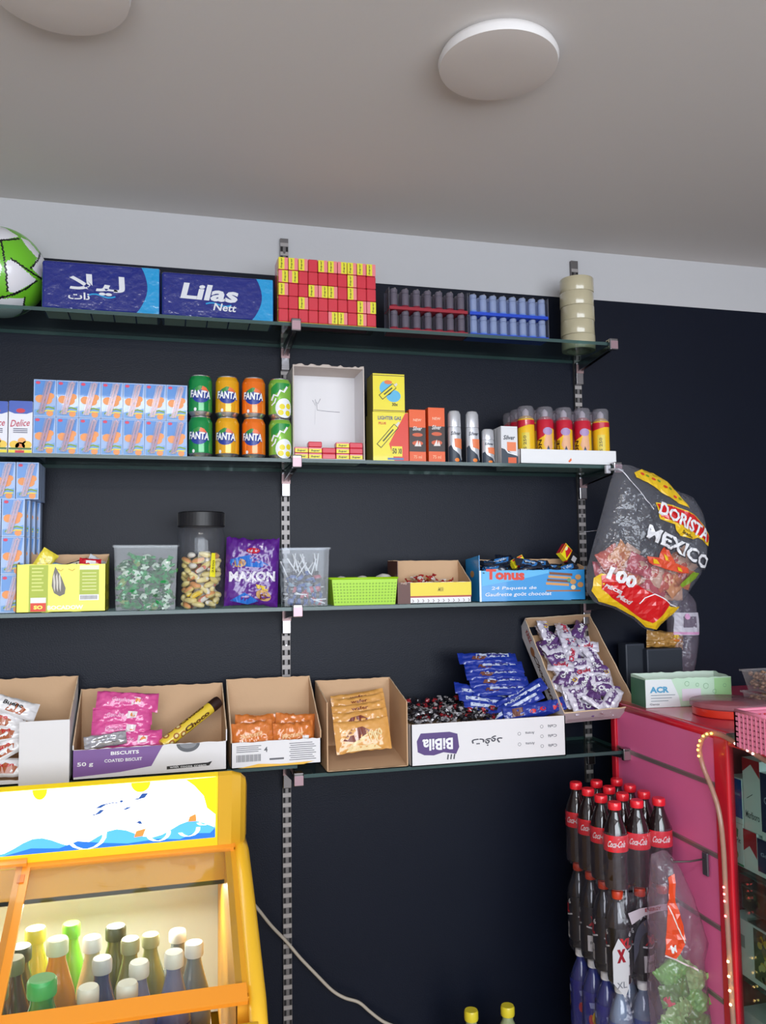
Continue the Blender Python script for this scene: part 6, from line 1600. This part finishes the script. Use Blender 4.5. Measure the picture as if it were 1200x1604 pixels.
def green_bag():
    y = -.60; X = 1.27
    o_ = at(1065, 1480, y); L = lambda px, py: ((at(px, py, y)-o_).x, (at(px, py, y)-o_).z)
    P = [(1020, 1338), (1042, 1330), (1062, 1352), (1080, 1392), (1094, 1432), (1108, 1476), (1100, 1500), (1106, 1560), (1114, 1620), (1060, 1640), (1022, 1630), (1016, 1560), (1018, 1480), (1016, 1400)]
    t = thing('crisps_bag', 'tall clear plastic bag with green packs and an orange label beside the pink panel', 'bag', (o_.x, y, o_.z))
    b, F = blob([L(*q) for q in P], .045, film('pink_film', (246, 240, 244), haze=(206, 180, 198), hz=.12, gloss=.45, bump=1.0, bscale=26), seed=9, wr=.010); b.build('film', t)
    S = lambda pts: d_poly([L(*q) for q in pts]); c = (.012, .012); OR = col(222, 74, 36, .3, coat=.5); p = MB()
    p.decal(F, S([(1036, 1368), (1046, 1362), (1044, 1400), (1054, 1440), (1056, 1468), (1044, 1492), (1030, 1486), (1032, 1430)]), OR, 1, c)
    p.decal(F, d_line([L(*q) for q in ((1034, 1410), (1044, 1440), (1056, 1465))], .003), col(226, 206, 200), 2, c); q = L(1040, 1475); p.decal(F, d_text('M', q[0], q[1], .014, .018, rot=.2, bold=.05), WHITE, 2, c)
    p.decal(F, d_line([L(*q) for q in ((1030, 1488), (1044, 1492), (1062, 1500), (1078, 1508))], .004), col(214, 196, 200, .3), 2, c)
    p.build('print', t)
    GN = [col(110, 176, 84, .3, coat=.6), col(140, 182, 112, .3, coat=.6), col(84, 136, 60, .3, coat=.6)]
    for i, (px, py) in enumerate(((1052, 1520), (1082, 1530), (1056, 1552), (1088, 1566), (1060, 1586), (1090, 1600), (1046, 1608))):
        q, F2 = pillow(.085, .062, .026, GN[i % 3], i*3, wr=.012); 
        if i == 2: q.decal(F2, d_rect(-.038, -.02, -.014, .004), col(200, 60, 76), 1, .008)
        o = q.build('snack_pack'); o.location = at(px, py, y+(.012 if i % 2 else -.008)); o.rotation_euler = (.1, rnd.uniform(-.8, .8), rnd.uniform(-.15, .15))
        tag(o, 'green snack pack with red corner inside the tall clear bag' if i == 2 else 'plain green snack pack inside the tall clear bag', 'pack', None if i == 2 else 'green packs in the tall clear bag')
    h = atx(1107, 1340, PX-.004)
green_bag()
def floor_bottles():
    for i, (px, py, lb) in enumerate(((738, 1582, 'yellow capped bottle at the bottom edge, left one of the pair'), (795, 1575, 'yellow capped bottle at the bottom edge, right one of the pair'))):
        p = at(px, py, -.16); t = bottle('water_bottle', p.z, .044, col(150, 160, 120, .1, coat=.7), col(206, 200, 120, .35), col(226, 206, 50, .35), .3, .6, None, lb)
        t.location = (p.x, -.16, .0005)
floor_bottles()

# ================================================================== FREEZER
FX0, FX1 = -1.02, .19
def zl(y): return .94+.5*(y+.43)
def freezer():
    t = thing('ice_cream_freezer', 'yellow chest freezer with slanted orange framed glass lid and glowing sign header', 'freezer', (0, 0, 0))
    YB2 = col(236, 184, 44, .35, coat=.3); MU = col(214, 164, 40, .42, mottle=.05); ORF = col(238, 150, 44, .35, coat=.3); INN = col(214, 152, 34, .45); WH = col(214, 214, 208, .5)
    ix0, ix1, iy0, iy1, iz = FX0+.05, .135, -.775, -.16, .42
    # body
    b = MB(); 
    prof = [(-.05, .03), (-.88, .03), (-.885, .60), (-.875, .675), (-.845, zl(-.845)-.03), (-.42, zl(-.42)-.035), (-.40, .92), (-.05, .92)]
    for x, s in ((FX0, -1), (FX1-.03, 1)):
        x1_ = x+.03
        v = [(x, y, z) for y, z in prof]+[(x1_, y, z) for y, z in prof]; n = len(prof)
        b.add(v, [list(range(n)), list(range(2*n-1, n-1, -1))]+[(i, n+i, n+(i+1) % n, (i+1) % n) for i in range(n)], YB2)
    b.box(FX0+.03, -.885, .03, FX1-.03, -.80, zl(-.80)-.06, YB2); b.box(FX0+.03, -.14, .03, FX1-.03, -.06, .915, YB2); b.build('body', t)
    # rounded front lip
    b = MB(); b.tube([(FX0+.01, -.858, zl(-.858)-.012), (FX1-.018, -.858, zl(-.858)-.012)], .022, YB2, 14); b.build('front_lip', t)
    b = MB(); b.tube([(FX1-.018, -.395, zl(-.395)-.020), (FX1-.015, -.44, zl(-.44)-.010), (FX1-.014, -.60, zl(-.60)-.006), (FX1-.014, -.80, zl(-.80)-.008), (FX1-.016, -.852, zl(-.852)-.014), (FX1-.018, -.872, zl(-.872)-.036), (FX1-.018, -.878, zl(-.878)-.07)], .0185, YB2, 14); b.build('side_rim', t)
    # inner walls: plastic surround then white liner
    b = MB(); 
    def quad(a, b_, c_, d_, m): b.add([a, b_, c_, d_], [(0, 1, 2, 3)], m)
    yt_, yb_ = -.445, -.79
    b.add([(ix1, yb_, zl(yb_)), (ix1, yt_, zl(yt_)), (ix1, -.15, zl(yt_)), (ix1, -.15, iz), (ix1, yb_, iz)], [(0, 1, 2, 3, 4)], INN)
    b.box(ix1+.002, -.80, .42, FX1-.03, -.78, zl(-.79)-.002, INN)
    quad((FX0+.03, yt_+.02, zl(yt_)+.01), (FX1-.03, yt_+.02, zl(yt_)+.01), (FX1-.03, yt_+.02, zl(yt_)-.085), (FX0+.03, yt_+.02, zl(yt_)-.085), INN)
    b.box(FX0+.03, yt_+.02, zl(yt_)-.085, FX1-.03, -.15, zl(yt_)-.075, INN)
    quad((ix1+.0, yb_, zl(yb_)-.0), (FX1-.03, yb_, zl(yb_)-.0), (FX1-.03, yt_, zl(yt_)), (ix1, yt_, zl(yt_)), INN)
    b.build('surround', t)
    b = MB(); b.box(ix0, iy0, iz-.01, ix1-.02, iy1, iz, WH); b.box(ix0, iy1, iz, ix1, iy1+.01, zl(yt_)-.075, WH)
    b.box(ix0, iy0-.01, iz, ix1-.02, iy0, .70, WH)
    b.build('liner', t)
    # lids
    GL = film('lid_glass', (244, 246, 240), haze=(210, 214, 206), hz=.02, gloss=.16, rough=.03)
    nrm = Vector((0, -.447, .894))
    def slab(x0, x1_, ya, yb2, off, th, m, bb):
        v = []
        for x in (x0, x1_):
            for y in (ya, yb2):
                for o in (off, off+th): v.append(Vector((x, y, zl(y)))+nrm*o)
        bb.add(v, [(0, 1, 3, 2), (4, 6, 7, 5), (0, 4, 5, 1), (2, 3, 7, 6), (1, 5, 7, 3), (0, 2, 6, 4)], m)
    def lid(x0, x1_, off, nm):
        b = MB(); slab(x0+.01, x1_-.008, -.445, -.775, off+.002, .004, GL, b); g = b.build('lid_glass', t)
        b = MB(); slab(x0, x1_, -.775, -.812, off, .010, ORF, b); slab(x0, x1_, -.432, -.449, off, .010, ORF, b)
        slab(x0, x0+.030, -.449, -.775, off, .010, ORF, b); lf = b.build('lid_frame', t)
        b = MB(); slab(x0+.008, x0+.022, -.47, -.49, off+.010, .003, col(220, 120, 40), b); b.build('lid_grip', lf)
    lid(-.330, FX1-.034, .0, 'r'); lid(-.98, -.308, .012, 'l')
    # header
    hy, hz0, hz1 = -.435, .938, 1.092; lean = .03
    b = MB(); 
    hp = [(-.30, .90), (-.42, .925), (-.440, .935), (-.4725, 1.116), (-.464, 1.124), (-.43, 1.108), (-.30, 1.055)]
    def prism(x0, x1_, m, pp=hp):
        n = len(pp); v = [(x0, y, z) for y, z in pp]+[(x1_, y, z) for y, z in pp]
        b.add(v, [list(range(n)), list(range(2*n-1, n-1, -1))]+[(i, n+i, n+(i+1) % n, (i+1) % n) for i in range(n)], m)
    prism(FX0, .118, col(240, 206, 24, .35, coat=.3)); hd = b.build('header', t)
    b = MB(); sc = 1.0
    for k, (x, s) in enumerate(((.1185, 1.0), (.150, 1.0), (.172, .93), (.184, .82), (.188, .66))):
        cy, cz = -.38, 1.01; ring = [(x, cy+(y-cy)*s, cz+(z-cz)*s) for y, z in hp]
        if k: b.add(prev+ring, [(i, (i+1) % 7, 7+(i+1) % 7, 7+i) for i in range(7)], MU, k > 1)
        prev = ring
    b.add(prev, [list(range(7))], MU); b.build('header_end_cap', t)
    # lit sign face
    def SF(u, v, k):   # u in x, v 0..1 up the slanted face
        y0, z0, y1, z1 = -.4458, .966, -.4728, 1.115
        d = Vector((0, -(z1-z0), (y1-y0))).normalized(); d = d if d.y < 0 else -d
        return Vector((u, y0+(y1-y0)*v, z0+(z1-z0)*v))+d*(.0008+.0004*k)
    E = lambda r, g, b_, e=1.4: col(r, g, b_, .5, emit=e)
    b = MB(); WS_ = E(255, 252, 246, 1.3); YS = E(255, 226, 10, .7); BS = E(70, 150, 235, .6); BD = E(30, 100, 210, .45); OS = E(240, 110, 50, .8)
    x1_ = .112
    b.decal(SF, d_rect(FX0+.02, 0, x1_, 1), WS_, 0)
    b.decal(SF, d_poly([(x1_, 1), (x1_, .38), (x1_-.02, .5), (x1_-.028, .7), (x1_-.05, .88), (x1_-.07, .99)]), YS, 1)
    for cx, r_ in ((-.06, .022), (-.28, .016), (-.42, .02)): b.decal(SF, d_poly([(cx+r_*math.cos(a), .999-.16*abs(math.sin(a))) for a in [PI*i/10 for i in range(11)]]), YS, 1)
    wv = [(FX0+.02, .02)]+[(-.5+.61*i/30, .10+.10*math.sin(i*.75)*(1 if i > 3 else .3)+.004*i) for i in range(31)]+[(x1_, .30), (x1_, .0), (FX0+.02, 0)]
    b.decal(SF, d_poly(wv), BS, 1)
    b.decal(SF, d_poly([(-.36, 0), (-.3, .09), (-.24, .05), (-.2, .14), (-.15, .08), (-.09, .03), (-.02, .06), (.03, .02), (.06, .10), (.10, .08), (x1_, .16), (x1_, 0)]), BD, 2)
    for cx, cz, r_ in ((-.18, .22, .040), (-.02, .16, .024), (.05, .18, .022), (.085, .30, .014)):
        b.decal(SF, d_line([(cx+r_*math.cos(a*.4), cz+r_*5.5*math.sin(a*.4)) for a in range(9, 17)], .009), WS_, 3)
    b.decal(SF, d_poly([(-.075, .12), (-.055, .13), (-.048, .25), (-.07, .22)]), OS, 3); b.decal(SF, d_poly([(.048, .30), (.068, .30), (.066, .42), (.052, .38)]), OS, 3)
    INK = col(40, 90, 170, .5)
    b.decal(SF, d_line([(-.155, .64), (-.142, .69), (-.12, .71), (-.11, .70)], .012), INK, 4); b.decal(SF, d_line([(-.17, .53), (-.155, .55), (-.145, .61)], .010), INK, 4)
    b.decal(SF, d_line([(-.075, .73), (-.058, .75), (-.05, .82)], .014), INK, 4); b.decal(SF, d_line([(-.098, .58), (-.09, .60), (-.086, .62)], .010), INK, 4); b.decal(SF, d_ell(-.103, .72, .004, .02, 8), INK, 4); b.decal(SF, d_line([(-.07, .35), (-.064, .38), (-.06, .33)], .008), INK, 4)
    b.build('sign_face', hd)
    # lid rail under the header
    b = MB(); b.tube([(FX0+.02, -.436, zl(-.436)+.004), (FX1-.03, -.436, zl(-.436)+.004)], .007, ORF, 8); b.build('rail', t)
    b = MB(); b.box(FX0+.1, -.80, 0, FX0+.16, -.2, .03, BLACK); b.build('foot', t); b = MB(); b.box(FX1-.16, -.80, 0, FX1-.1, -.2, .03, BLACK); b.build('foot', t)
    # added fill light behind the header, brightens the freezer interior
    l = bpy.data.lights.new('freezer_fill', 'AREA'); l.shape = 'RECTANGLE'; l.size = 1.0; l.size_y = .03; l.energy = 4.5; l.color = (1, .98, .9)
    o = bpy.data.objects.new('freezer_fill', l); COL.objects.link(o); o.location = (-.4, -.33, .815)
    o.rotation_euler = (Vector((-.4, -.60, .4))-Vector((-.4, -.33, .83))).to_track_quat('-Z', 'Y').to_euler()
freezer()
def freezer_stock():
    iz = .4205
    def fan(b, Fc, r_, s): b.decal(Fc, d_ell(.0, s*.48, r_*.7, s*.07, 18), col(40, 60, 150), 1, .006); b.decal(Fc, d_text('FANTA', 0, s*.48, r_*1.3, s*.05, bold=.05), WHITE, 2, .006); b.decal(Fc, d_ell(.004, s*.55, .012, .008, 12), col(236, 120, 70), 2, .006)
    GRNC = col(20, 140, 66, .2, coat=.7); WHc = col(226, 226, 230, .35); BLU = col(54, 64, 150, .25, coat=.5)
    def blu(b, Fc, r_, s): b.decal(Fc, d_ell(.0, s*.45, .010, .020, 14), col(220, 190, 50), 1, .006); b.decal(Fc, d_ell(.018, s*.42, .008, .014, 12), col(200, 60, 70), 1, .006)
    S = [  # px, py of the cap, y, height, kind, label
      (66, 1532, -.70, .25, 'green', 'green soda bottle lying low at the left front inside the freezer'),
      (127, 1546, -.71, .23, 'blue', 'blue labelled bottle beside the green soda bottle in the freezer'),
      (185, 1540, -.72, .21, 'grey', 'short clear bottle with white cap at the freezer front'),
      (218, 1506, -.62, .25, 'blue', 'blue labelled bottle with white cap, left of the upright pair in the freezer'),
      (266, 1492, -.60, .27, 'blue', 'blue labelled bottle with white cap, right of the upright pair in the freezer'),
      (304, 1476, -.52, .26, 'grey', 'grey bottle at the right inside the freezer'),
      (160, 1500, -.57, .28, 'mix', 'dark blue bottle with red picture in the middle of the freezer'),
      (90, 1470, -.50, .30, 'orange', 'orange juice bottle with clear cap towards the back of the freezer'),
      (143, 1468, -.46, .30, 'white', 'bottle with big white cap behind the orange one in the freezer'),
      (178, 1452, -.40, .33, 'olive', 'dark olive green bottle at the middle back of the freezer'),
      (232, 1464, -.38, .30, 'olive2', 'olive bottle right behind the upright blue pair in the freezer'),
      (276, 1458, -.34, .30, 'grey', 'pale bottle at the back right of the freezer'),
      (112, 1446, -.36, .33, 'lime', 'lime green bottle at the back left of the freezer'),
      (70, 1450, -.38, .31, 'yellow', 'yellow green bottle at the far back left of the freezer'),
      (22, 1500, -.56, .28, 'brown', 'brown cola-coloured bottle at the left inside the freezer'),
      (40, 1478, -.46, .30, 'olive', 'olive bottle behind the brown one at the left of the freezer'),
      (4, 1540, -.68, .24, 'brown', 'brown bottle cut by the left photo edge in the freezer'),
      (-2, 1476, -.44, .30, 'pink', 'pinkish bottle at the far left of the freezer'),
      (204, 1470, -.48, .28, 'olive2', 'olive bottle behind the middle of the freezer'),
    ]
    K = {'green': (GRNC, GRNC, col(60, 170, 90), fan), 'blue': (col(120, 126, 170, .15, coat=.7), BLU, WHc, blu), 'grey': (col(120, 126, 130, .15, coat=.7), col(140, 146, 156, .3), WHc, None),
         'mix': (col(50, 60, 110, .2, coat=.7), col(48, 60, 130, .3), col(190, 190, 200, .3), blu), 'orange': (col(220, 140, 40, .2, coat=.7), col(226, 150, 40, .3), col(206, 214, 190, .3), None), 'white': (col(190, 186, 150, .2, coat=.6), col(170, 170, 130, .3), WHc, None),
         'olive': (col(84, 84, 30, .2, coat=.7), col(108, 110, 30, .3), col(60, 62, 26, .4), None), 'olive2': (col(126, 128, 74, .2, coat=.7), col(130, 132, 80, .3), col(160, 160, 120, .4), None), 'lime': (col(110, 180, 50, .2, coat=.7), col(90, 180, 60, .3), col(110, 190, 60, .3), None),
         'yellow': (col(196, 190, 50, .2, coat=.7), col(200, 190, 60, .3), col(206, 200, 70, .3), None), 'brown': (col(84, 62, 48, .15, coat=.7), col(110, 90, 70, .3), col(120, 130, 100, .3), None), 'pink': (col(170, 120, 120, .2, coat=.7), col(176, 130, 130, .3), WHc, None)}
    fixed = []
    for px, py, y, h_, k, lb in S:
        p = at(px, py, y); r_ = .034 if k not in ('olive', 'orange', 'yellow') else .042
        a = K[k]; h2 = p.z-iz; r_ = .050 if k == 'green' else (.037 if r_ < .04 else r_); x = min(p.x, .075)
        yy = y
        # keep bottles clear of each other
        for _ in range(30):
            hit = False
            for (qx, qy, qr) in fixed:
                dx, dy = x-qx, yy-qy; d_ = math.hypot(dx, dy)
                if d_ < r_+qr+.001:
                    hit = True; m_ = (r_+qr+.002-d_)/max(d_, .001); x += dx*m_; yy += dy*m_
            x = min(x, .078); yy = min(max(yy, -.735), -.21)
            if not hit: break
        fixed.append((x, yy, r_))
        t = bottle('drink_bottle', h2, r_, a[0], a[1], a[2], .28, .60, a[3], lb, neck=.44)
        t.location = (x, yy, iz); t.rotation_euler = (0, 0, rnd.uniform(-.4, .4))
freezer_stock()
# power cable from behind the freezer, along the wall
pts = [(388, 1405), (405, 1425), (425, 1450), (448, 1474), (470, 1500), (495, 1526), (520, 1551), (540, 1563), (562, 1570), (580, 1585), (600, 1600), (625, 1612), (660, 1640)]
b = MB(); W = [at(px, py, -.035+(.0 if 2 < i else -.02*(3-i))) for i, (px, py) in enumerate(pts)]; q = []
for i in range(len(W)-1):
    p0, p1, p2, p3 = W[max(i-1, 0)], W[i], W[i+1], W[min(i+2, len(W)-1)]
    for s in range(5):
        u = s/5; q.append(.5*((2*p1)+(-p0+p2)*u+(2*p0-5*p1+4*p2-p3)*u*u+(-p0+3*p1-3*p2+p3)*u**3))
b.tube(q, .0048, col(176, 166, 152, .5), 8)
tag(b.build('power_cable'), 'beige power cable hanging from the freezer along the dark wall', 'cable')
